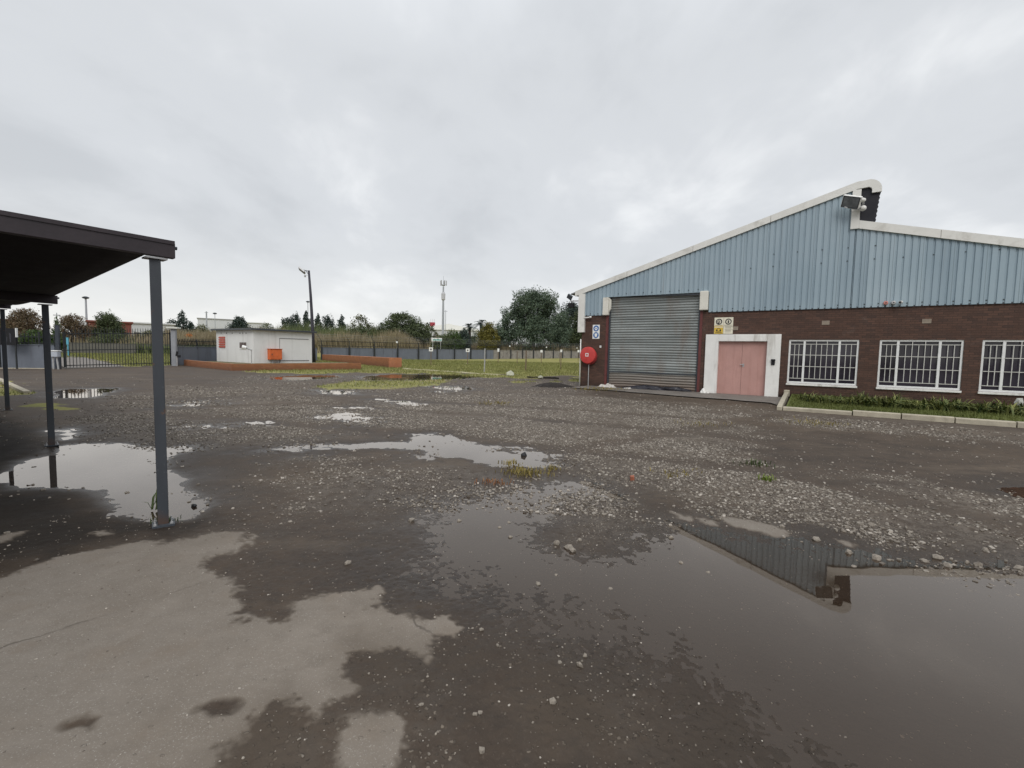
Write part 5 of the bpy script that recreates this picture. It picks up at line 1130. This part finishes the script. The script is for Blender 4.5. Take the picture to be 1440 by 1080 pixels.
# ------------------------------------------------------------------ trees and far things
def ground_z(P): return float(elev(P[0], P[1]))
def leafcards(Cn, size, flat=0.0):
    n = len(Cn); a = rng.normal(size=(n, 3)); a[:, 2] *= 1-flat*.7; a /= np.linalg.norm(a, axis=1)[:, None]; b = np.cross(a, rng.normal(size=(n, 3))); b /= np.linalg.norm(b, axis=1)[:, None]
    s = size*rng.uniform(.55, 1.35, n)[:, None]; e_ = s*rng.uniform(.4, .75, (n, 1))
    V = np.stack([Cn-a*s*.5, Cn+b*e_*.5, Cn+a*s*.5, Cn-b*e_*.5], 1).reshape(-1, 3); return V, np.arange(4*n).reshape(n, 4)
def crown_pts(lobes, n, shell=.45, gap=.35, seed=0):
    out_ = []; vol = np.array([l[3]*l[4]*l[5] for l in lobes])**.75; cnt = (vol/vol.sum()*n).astype(int)
    for (x, y, z, rx, ry, rz), c in zip(lobes, cnt):
        d = rng.normal(size=(c*2, 3)); d /= np.linalg.norm(d, axis=1)[:, None]; r_ = (shell+(1-shell)*rng.uniform(size=c*2)**.6)
        q = 1+.26*np.sin(d[:, 0]*5+x+seed)*np.cos(d[:, 2]*6+z)+.18*np.sin(d[:, 1]*9+seed*2+d[:, 2]*7); p = d*(r_*q)[:, None]*np.array([rx, ry, rz])+np.array([x, y, z])
        sc_ = 2.2/max(rx, rz); nz = fbm(p[:, 0]*sc_+seed, (p[:, 2]+p[:, 1]*.7)*sc_, seed+3, 3); p = p[nz > gap][:c]; out_.append(p)
    return np.vstack(out_)
def make_tree(P, H, wd, lobes, mat, leaf, n, label, cat='tree', trunk=.25, gap=.38, seed=1, name='tree', group=None, base=0., flat=0., limbs=5, bark=BARK):
    r_ = empty(name, (P[0], P[1], ground_z(P)), 0, label, cat, group); mb = MB(); rs = random.Random(seed)
    L_ = [(l[0]*wd/2, l[1]*wd/2, l[2]*H, l[3]*wd/2, l[4]*wd/2, l[5]*H) for l in lobes]
    top = H*.62; mb.tube([(0, 0, -.3), (rs.uniform(-.1, .1)*wd*.1, 0, top*.5), (rs.uniform(-.1, .1)*wd*.2, 0, top)], [trunk, trunk*.75, trunk*.35], 8)
    for k in range(limbs):
        l = L_[k % len(L_)]; b = Vector((0, 0, top*rs.uniform(.35, .85))); e_ = Vector((l[0]+rs.uniform(-.4, .4)*l[3], l[1]+rs.uniform(-.4, .4)*l[4], l[2]+rs.uniform(-.2, .5)*l[5])); m_ = b.lerp(e_, .5)+Vector((0, 0, -.06*H)); mb.tube([b, m_, e_], [trunk*.5, trunk*.32, trunk*.1], 6)
    mb.build('trunk', bark, r_, smooth=True)
    V, F = leafcards(crown_pts(L_, n, .4, gap, seed), leaf, flat); link('crown', mesh_np('crown', V, F), mat, r_); return r_
def tree_px(x0, x1, ytop, Z, **k):
    xc = (x0+x1)/2; P = at(xc, Z); H = hat(xc, ytop, P)-ground_z(P); wd = (x1-x0)*Z/644; return P, H, wd
DKG = leaf_mat('foliage_dark', (.048, .080, .054), (.092, .130, .084), (.14, .178, .118)); MDG = leaf_mat('foliage_mid', (.055, .075, .034), (.125, .15, .068)); YLG = leaf_mat('foliage_yellow', (.10, .095, .02), (.22, .19, .045)); AUT = leaf_mat('foliage_autumn', (.12, .075, .05), (.21, .13, .085), (.15, .125, .07))
CON = leaf_mat('foliage_conifer', (.034, .054, .046), (.070, .095, .074)); PAL = leaf_mat('foliage_pale', (.08, .095, .045), (.17, .165, .08)); HEDGE = leaf_mat('foliage_hedge', (.035, .065, .018), (.08, .12, .035))
BIG = [(0, 0, .62, .62, .6, .36), (-.52, 0, .48, .46, .5, .30), (.5, .1, .50, .46, .5, .32), (-.25, -.3, .80, .34, .4, .19), (.30, -.2, .82, .36, .4, .18), (.05, -.4, .35, .6, .4, .25), (.72, 0, .34, .3, .4, .25), (-.72, -.1, .3, .28, .4, .22), (0.02, 0, .9, .2, .3, .11)]
P, H, wd = tree_px(697, 801, 409, 100); make_tree(P, H, wd, BIG, DKG, .30, 60000, 'huge dark green broad-crowned tree behind the bare concrete wall', trunk=.6, seed=4, gap=.36, limbs=9)
P, H, wd = tree_px(772, 838, 427, 112); make_tree(P, H, wd, BIG, CON, .34, 26000, 'very dark tree partly behind the warehouse corner', trunk=.5, seed=9, gap=.3)
P, H, wd = tree_px(795, 850, 431, 104); make_tree(P, H, wd, BIG, MDG, .32, 12000, 'olive-topped tree touching the white corner trim of the warehouse', trunk=.4, seed=15, gap=.4)
RND = [(0, 0, .55, .8, .8, .36), (-.4, 0, .45, .5, .6, .33), (.42, 0, .45, .5, .6, .33), (.05, 0, .82, .4, .5, .17), (-.1, -.3, .3, .7, .5, .28)]
P, H, wd = tree_px(669, 704, 452.5, 96); make_tree(P, H, wd, RND, YLG, .26, 13000, 'yellow-green rounded bush tree left of the huge dark tree', trunk=.22, seed=6, gap=.34)
UMB = [(0, 0, .78, .55, .6, .20), (-.5, 0, .62, .42, .5, .2), (.5, 0, .60, .48, .5, .2), (.0, -.2, .5, .8, .6, .25), (-.15, 0, .9, .3, .4, .1), (.8, 0, .42, .25, .3, .16), (-.78, 0, .4, .25, .3, .2)]
P, H, wd = tree_px(528, 606, 439.5, 105); make_tree(P, H, wd, UMB, MDG, .32, 20000, 'broad flat-topped acacia-like tree left of the thin mast', trunk=.4, seed=7, gap=.38, flat=.5, limbs=7)
P, H, wd = tree_px(588, 618, 452, 108); make_tree(P, H, wd, UMB, PAL, .34, 1500, 'thin loose-leaved tree in front of the white shed', trunk=.25, seed=12, gap=.5, limbs=6)
P, H, wd = tree_px(487, 529, 442.5, 104); make_tree(P, H, wd, UMB, PAL, .34, 2600, 'sparse pale airy tree left of the flat-topped tree', trunk=.25, seed=8, gap=.48, limbs=8)
P, H, wd = tree_px(487, 530, 458, 101); make_tree(P, H, wd, RND, MDG, .35, 4000, 'low green bush under the sparse pale tree', cat='bush', trunk=.2, seed=18, gap=.3)
P, H, wd = tree_px(319, 354, 444, 118); make_tree(P, H, wd, RND, CON, .34, 12000, 'round dark tree above the kiosk roof', trunk=.35, seed=10, gap=.27)
CONE = [(0, 0, .2, .95, .9, .16), (0.06, 0, .40, .95, .8, .13), (-.1, 0, .56, .85, .7, .10), (.12, 0, .70, .72, .6, .09), (-.08, 0, .81, .5, .5, .08), (.03, 0, .90, .32, .3, .07), (0, 0, .97, .14, .14, .05)]
for x0, x1, yt, Z, lab in ((249, 266, 436.5, 125, 'tall spiky conifer right of the nearest carport post'), (231, 256, 448, 122, 'low dark tree clump hugging the conifer, partly behind the nearest carport post'), (262, 275, 452, 121, 'small dark tree right of the tall spiky conifer')):
    P, H, wd = tree_px(x0, x1, yt, Z); make_tree(P, H, wd*1.3, CONE if yt < 440 else RND, CON, .45, 2600, lab, trunk=.25, seed=int(x0), gap=.36)
for x0, x1, yt, Z, lab, cone in ((395, 415, 446, 130, 'dark rounded tree left of the slim conifer by the lamp post', 0), (409, 424, 441.5, 128, 'upright dark tree between rounded tree and slim conifer', 0), (425, 437, 436, 126, 'slim pointed conifer just left of the lamp post', 1), (441, 454, 441, 128, 'pointed conifer just right of the lamp post', 1), (452, 472, 443.5, 131, 'dark irregular conifer second right of the lamp post', 0), (473, 489, 443, 127, 'dark pointed conifer left of the sparse pale tree', 1)):
    P, H, wd = tree_px(x0, x1, yt, Z); make_tree(P, H, wd*1.25, CONE if cone else BIG, CON, .36, 5000, lab, trunk=.25, seed=int(x0), gap=.4)
AU = [(0, 0, .6, .6, .6, .3), (-.5, 0, .5, .42, .5, .28), (.5, 0, .48, .45, .5, .28), (.1, 0, .84, .4, .5, .15), (-.3, 0, .75, .35, .4, .18), (0, -.2, .32, .7, .5, .22)]
P, H, wd = tree_px(8, 66, 433, 62); make_tree(P, H, wd, AU, AUT, .17, 18000, 'rusty autumn tree seen between the two farther carport posts', trunk=.25, seed=21, gap=.38, limbs=8)
P, H, wd = tree_px(78, 128, 441, 66); make_tree(P, H, wd, AU, AUT, .17, 12000, 'rusty autumn tree above the left end of the gate', trunk=.25, seed=22, gap=.42, limbs=8)
P, H, wd = tree_px(134, 174, 440, 70); make_tree(P, H, wd, BIG, MDG, .19, 15000, 'dark green tree in front of the red-brick building above the gate', trunk=.25, seed=23, gap=.4, limbs=8)
P, H, wd = tree_px(75, 88, 444, 58); make_tree(P, H, wd, CONE, HEDGE, .2, 900, 'thin light green sapling beside the slim gate post', trunk=.06, seed=24, gap=.42)
for x0, x1, yt, Z, m, lab in ((30, 66, 463, 50, HEDGE, 'fresh green bush over the left wall between carport posts'), (-60, 14, 452, 55, AUT, 'brownish bush at the left picture edge behind the wall'), (60, 90, 470, 52, HEDGE, 'low green bush behind the motor box'),
        (185, 245, 463.5, 72, PAL, 'grey-green bush line behind the right half of the gate'), (130, 190, 467, 66, MDG, 'low olive bush behind the middle of the gate'), (618, 656, 463, 92, HEDGE, 'green shrub under the thin mast'), (604, 640, 470, 90, MDG, 'low dark shrub at the mast foot'), (640, 664, 461, 94, CON, 'dark shrub below the palms')):
    P, H, wd = tree_px(x0, x1, yt, Z); make_tree(P, H, wd, RND, m, .14+.0010*Z, 7000, lab, cat='bush', trunk=.1, seed=int(abs(x0)+Z), gap=.34)
for x0, x1, yt, Z, m, lab in ((186, 214, 459, 118, MDG, 'low tree band behind the nearest carport post, left side'), (268, 300, 455, 122, PAL, 'brownish low trees between the spiky conifer and the round dark tree'), (352, 398, 454, 124, MDG, 'low tree band right of the round dark tree above the kiosk'), (545, 600, 458, 112, CON, 'dark undergrowth below the flat-topped tree'), (398, 440, 453, 121, CON, 'dark low trees behind the lamp post'),
        (500, 545, 457, 116, MDG, 'dense green bush between the airy tree and the flat-topped tree'), (652, 700, 464, 108, MDG, 'low greenery behind the palms'), (-20, 40, 449, 75, MDG, 'dull green tree behind the autumn tree at the left edge'), (108, 142, 456, 78, AUT, 'brown bush line left of the red-brick building'), (686, 720, 455, 106, DKG, 'dark foliage joining the yellow-green bush to the huge dark tree')):
    P, H, wd = tree_px(x0, x1, yt, Z); make_tree(P, H, wd, RND, m, .12+.0011*Z, 7000, lab, trunk=.15, seed=int(abs(x0)+Z), gap=.3)
def palm(px, yt, Z, lab, seed, r0):
    rs = random.Random(seed); P = at(px, Z); H = hat(px, yt+4, P)-ground_z(P); r_ = empty('palm_tree', (P[0], P[1], ground_z(P)), 0, lab, 'palm'); mb = MB()
    mb.tube([(0, 0, -.2), (.1, 0, H*.5), (0, 0, H)], [.35, .3, .26], 8); mb.build('trunk', BARK, r_); mb = MB()
    for k in range(34):
        a = rs.uniform(0, 6.283); el = rs.uniform(-.5, 1.3); d = Vector((math.cos(a)*math.cos(el), math.sin(a)*math.cos(el), math.sin(el))); s_ = d.cross(Vector((0, 0, 1))).normalized(); pts = [Vector((0, 0, H))+d*r0*t+Vector((0, 0, -r0*.55*t*t)) for t in (0, .25, .5, .75, 1)]
        for i in range(4):
            for q in range(3):
                p = pts[i].lerp(pts[i+1], q/3); ww = r0*.22*(1-.7*(i/4)); dd = (pts[i+1]-pts[i]).normalized()*.25*r0*.4
                mb.add([p, p+s_*ww+dd-Vector((0, 0, .12)), p+dd*.5], [(0, 1, 2)]); mb.add([p, p-s_*ww+dd-Vector((0, 0, .12)), p+dd*.5], [(0, 1, 2)])
    mb.build('crown', CON, r_, fix=False)
palm(660, 457, 100, 'dark palm left of the yellow-green bush tree, the shorter of two', 3, 2.3); palm(675.5, 451, 103, 'dark palm behind the yellow-green bush tree, the taller of two', 4, 2.4)
# tall dry reeds on the waste land beyond the walls
def reeds(n, xr, Zr, hf, m):
    px = rng.uniform(xr[0], xr[1], n); Z = rng.uniform(Zr[0], Zr[1], n); d = np.array([ray(a, 490) for a in px]); P = np.stack([d[:, 0]/d[:, 1]*Z, Z], -1); cl = fbm(P[:, 0]*.16, P[:, 1]*.16, 8, 3); h = hf*(.35+1.1*cl); k = (cl > .3)
    P, h = P[k], h[k]; a = rng.uniform(0, 6.28, len(P)); w_ = .05+.09*rng.uniform(size=len(P)); z = elev(P[:, 0], P[:, 1]); V = np.zeros((len(P), 3, 3)); hh = h*rng.uniform(.55, 1.1, len(P))
    V[:, 0] = np.stack([P[:, 0]-np.cos(a)*w_, P[:, 1]-np.sin(a)*w_, z], -1); V[:, 1] = np.stack([P[:, 0]+np.cos(a)*w_, P[:, 1]+np.sin(a)*w_, z], -1); V[:, 2] = np.stack([P[:, 0]+np.cos(a+1)*.3*hh*.7, P[:, 1]+np.sin(a+1)*.3*hh*.7, z+hh], -1)
    tag(link('undergrowth', mesh_np('undergrowth', V.reshape(-1, 3), np.arange(3*len(P)).reshape(-1, 3)), m), kind='stuff')
REED = leaf_mat('dry_reed', (.24, .195, .12), (.42, .34, .235), (.30, .26, .16)); REEDG = leaf_mat('green_reed', (.10, .135, .05), (.18, .20, .09))
reeds(42000, (300, 640), (94, 110), 4.3, REED); reeds(30000, (238, 400), (66, 84), 3.5, REED); reeds(14000, (395, 545), (102, 114), 6.0, REEDG); reeds(14000, (640, 900), (97, 106), 3.6, REED); reeds(9000, (-40, 240), (64, 74), 2.6, REED); reeds(7000, (180, 330), (60, 66), 1.7, REEDG)
# mast
P = at(622.7, 150); z0 = ground_z(P); Hm = hat(622.7, 388, P)-z0
r_ = empty('radio_mast', (P[0], P[1], z0), 0, 'slender grey telecom mast with antenna panels near its top', 'mast')
mb = MB(); mb.tube([(0, 0, -.3), (0, 0, Hm*.5), (0, 0, Hm*.86)], [.48, .36, .24], 12); mb.build('pole', GALV, r_); mb = MB(); mb.tube([(0, 0, Hm*.86), (0, 0, Hm)], [.08, .04], 6); mb.build('spike', GALV, r_)
za = hat(622.7, 398, P)-z0; mb = MB(); mb.lathe([(.5, 0), (.7, .1), (.5, .2)], (0, 0, za-.9), 12)
mb.build('antenna_ring', GALV, r_)
for k in range(5):
    a = k*1.2566+.3; mb = MB(); mb.box(-.14, .14, -.1, .1, -.8, .8, Matrix.Translation((math.cos(a)*.95, math.sin(a)*.95, za)) @ Matrix.Rotation(a, 4, 'Z')); mb.bar((math.cos(a)*.3, math.sin(a)*.3, za-.6), (math.cos(a)*.9, math.sin(a)*.9, za-.3), .1); mb.build('antenna_panel', GREYM, r_)
zb_ = hat(622.7, 417, P)-z0; mb = MB(); mb.lathe([(.35, -1.2), (.62, -1.0), (.66, .9), (.4, 1.4)], (0, 0, zb_), 12); mb.build('equipment_sleeve', M('mast_pale', (.5, .5, .52), .5, .1, 4, 0), r_)
def thin_pole(px, yt, Z, lab, head, r0=.13, yb=None):
    P = at(px, Z); z0 = ground_z(P); h = hat(px, yt, P)-z0; r_ = empty('street_lamp', (P[0], P[1], z0), 0, lab, 'pole', 'far thin poles'); mb = MB(); mb.tube([(0, 0, -.3), (0, 0, h)], [r0, r0*.7], 8); mb.build('pole', GALV, r_)
    mb = MB()
    if head: mb.lathe([(.1, -.25), (.55, -.1), (.6, .1), (.2, .3)], (0, 0, h), 12); mb.build('lamp_head', DARKST, r_)
    else: mb.bar((-.6, 0, h-.4), (.6, 0, h-.4), .1); mb.build('crossarm', DARKST, r_)
thin_pole(123.5, 419, 95, 'tall pale lamp mast above the red-brick building', True, .22); thin_pole(303.3, 441, 150, 'thin far lamp pole left of the round dark tree', True, .12); thin_pole(433.6, 424.5, 150, 'thin far lamp pole just left of the leaning lamp post', True, .16); thin_pole(291.5, 438, 160, 'thin far pylon pole above the long pale shed', False, .3); thin_pole(626.3, 436, 160, 'thin far pole beside the telecom mast', False, .12); thin_pole(82, 440, 80, 'thin dark pole beside the slim gate post', False, .08)
# far buildings
def far_building(name, x0, x1, yt, yb, Z, dp, wm, rm, lab, pitch=.0, bands=0):
    A, B = at(x0, Z), at(x1, Z); B = B*np.hypot(*A)/np.hypot(*B); z0 = ground_z(A); wd = float(np.hypot(*(B-A))); h = hat((x0+x1)/2, yt, (A+B)/2)-z0; r_ = empty(name, (A[0], A[1], z0), math.atan2(*(B-A)[::-1]), lab, 'building')
    mb = MB(); mb.box(0, wd, 0, dp, -.5, h*.80 if pitch else h-.3); mb.build('wall', wm, r_); mb = MB()
    if pitch: mb.prism([(-.4, h*.80), (wd+.4, h*.80), (wd+.4, h*.82+.2), (wd*.5, h+.15), (-.4, h*.82+.2)], -.5, dp)
    else: mb.box(-.3, wd+.3, -.4, dp+.3, h-.299, h)
    mb.build('roof', rm, r_)
    for k in range(bands):
        x = wd*(k+.5)/bands; q = MB(); q.box(x-wd/bands*.3, x+wd/bands*.3, -.03, -.001, h*.35, h*.6); q.build('window', GLASS, r_)
    return r_
RB = M('red_building', (.20, .065, .05), .8, .1, 2, 0); PW = M('pale_sheet', (.56, .57, .58), .6, .06, .2, 0); PR = M('pale_roof', (.66, .67, .68), .5, .05, .2, 0)
far_building('brick_building', 125, 186, 451.5, 470, 90, 14, RB, RB, 'flat-topped red-brick building above the gate', 0, 5)
far_building('brick_building', -30, 20, 448, 470, 80, 10, RB, RB, 'dull red-brown building at the left picture edge', 0, 3)
far_building('shed', 186, 246, 454, 470, 110, 20, PW, PR, 'long low pale shed right of the red-brick building', 0, 4)
far_building('shed', 279, 330, 448, 462, 190, 30, PW, GREYM, 'long pale warehouse shed with a thin grey roof edge above the kiosk', 0, 6); far_building('shed', 345, 378, 453.5, 462, 185, 30, PW, PR, 'pale shed gable right of the round dark tree', 0, 3)
fb = far_building('factory_shed', 588, 672, 456, 476, 175, 40, PW, M('white_roof', (.86, .86, .85), .5, .03, .2, 0), 'big white factory shed behind the mast with a red rooftop unit', .2, 5)
P = at(608, 185); z = hat(608, 455.8, P); r_ = empty('rooftop_unit', (P[0], P[1], z-1.0), 0, 'small dark red rooftop unit with thin aerials on the white factory shed', 'rooftop unit'); mb = MB(); mb.box(-.9, .9, -.8, .8, 0, 1.7); mb.build('unit_body', M('unit_red', (.3, .03, .045), .6, .1, 3, 0), r_); mb = MB()
for x in (-.7, .1, .75): mb.bar((x, 0, 1.7), (x, 0, 3.1), .1)
mb.build('aerial', GREYM, r_)
P = at(614, 88); r_ = empty('roadside_board', (P[0], P[1], ground_z(P)), 0, 'low white and teal board beyond the wall at the mast foot', 'board'); zb_ = hat(614, 479.8, P)-ground_z(P); zt = hat(614, 475.2, P)-ground_z(P); mb = MB(); mb.box(-1.0, 1.0, 0, .12, zb_, zt); mb.build('panel', SIGNW, r_); mb = MB(); mb.box(-.75, .95, -.02, -.001, zb_+.12, zb_+.36); mb.build('teal_band', TEAL, r_); 
for a in (-.8, .7): mb = MB(); mb.box(a, a+.1, .02, .1, 0, zb_); mb.build('leg', GREYM, r_)
# road and fence line outside the gate
mb = MB(); rp = [at(90, 27.6), at(175, 31.2), at(142, 38), at(112, 46), at(60, 60), at(30, 60), at(70, 40)]; mb.add([(a, b, float(elev(a, b))+.045) for a, b in rp], [tuple(range(len(rp)))]); o = mb.build('road', CONC, fix=False)
if o.data.polygons[0].normal.z < 0: o.data.flip_normals()
tag(o, kind='structure')
wall(at(60, 54), at(262, 64), 'grey far wall seen through the bars of the gate', M('far_wall_grey', (.14, .135, .12), .9, .15, 1, 0), 6, 1.25, None, courses=False)
P = at(96, 46); mb = MB(); mb.box(-.13, .13, -.05, 0, 1.2, 1.9); mb.box(-.04, .04, -.05, 0, 0, 1.15); o = mb.build('blue_notice', M('notice_blue', (.10, .36, .48), .5, .05, 3, 0)); o.location = (P[0], P[1], ground_z(P)); tag(o, 'light blue notice seen through the left end of the gate', 'sign')
P = at(267, 58); o = link('orange_shrub', mesh_np('orange_shrub', *leafcards(rng.normal(size=(120, 3))*np.array([.22, .2, .12])+np.array([0, 0, 2.6]), .14)), leaf_mat('orange_leaf', (.4, .14, .04), (.5, .22, .07))); o.location = (P[0], P[1], ground_z(P)); tag(o, 'small bright orange shrub patch above the wall left of the kiosk', 'shrub')
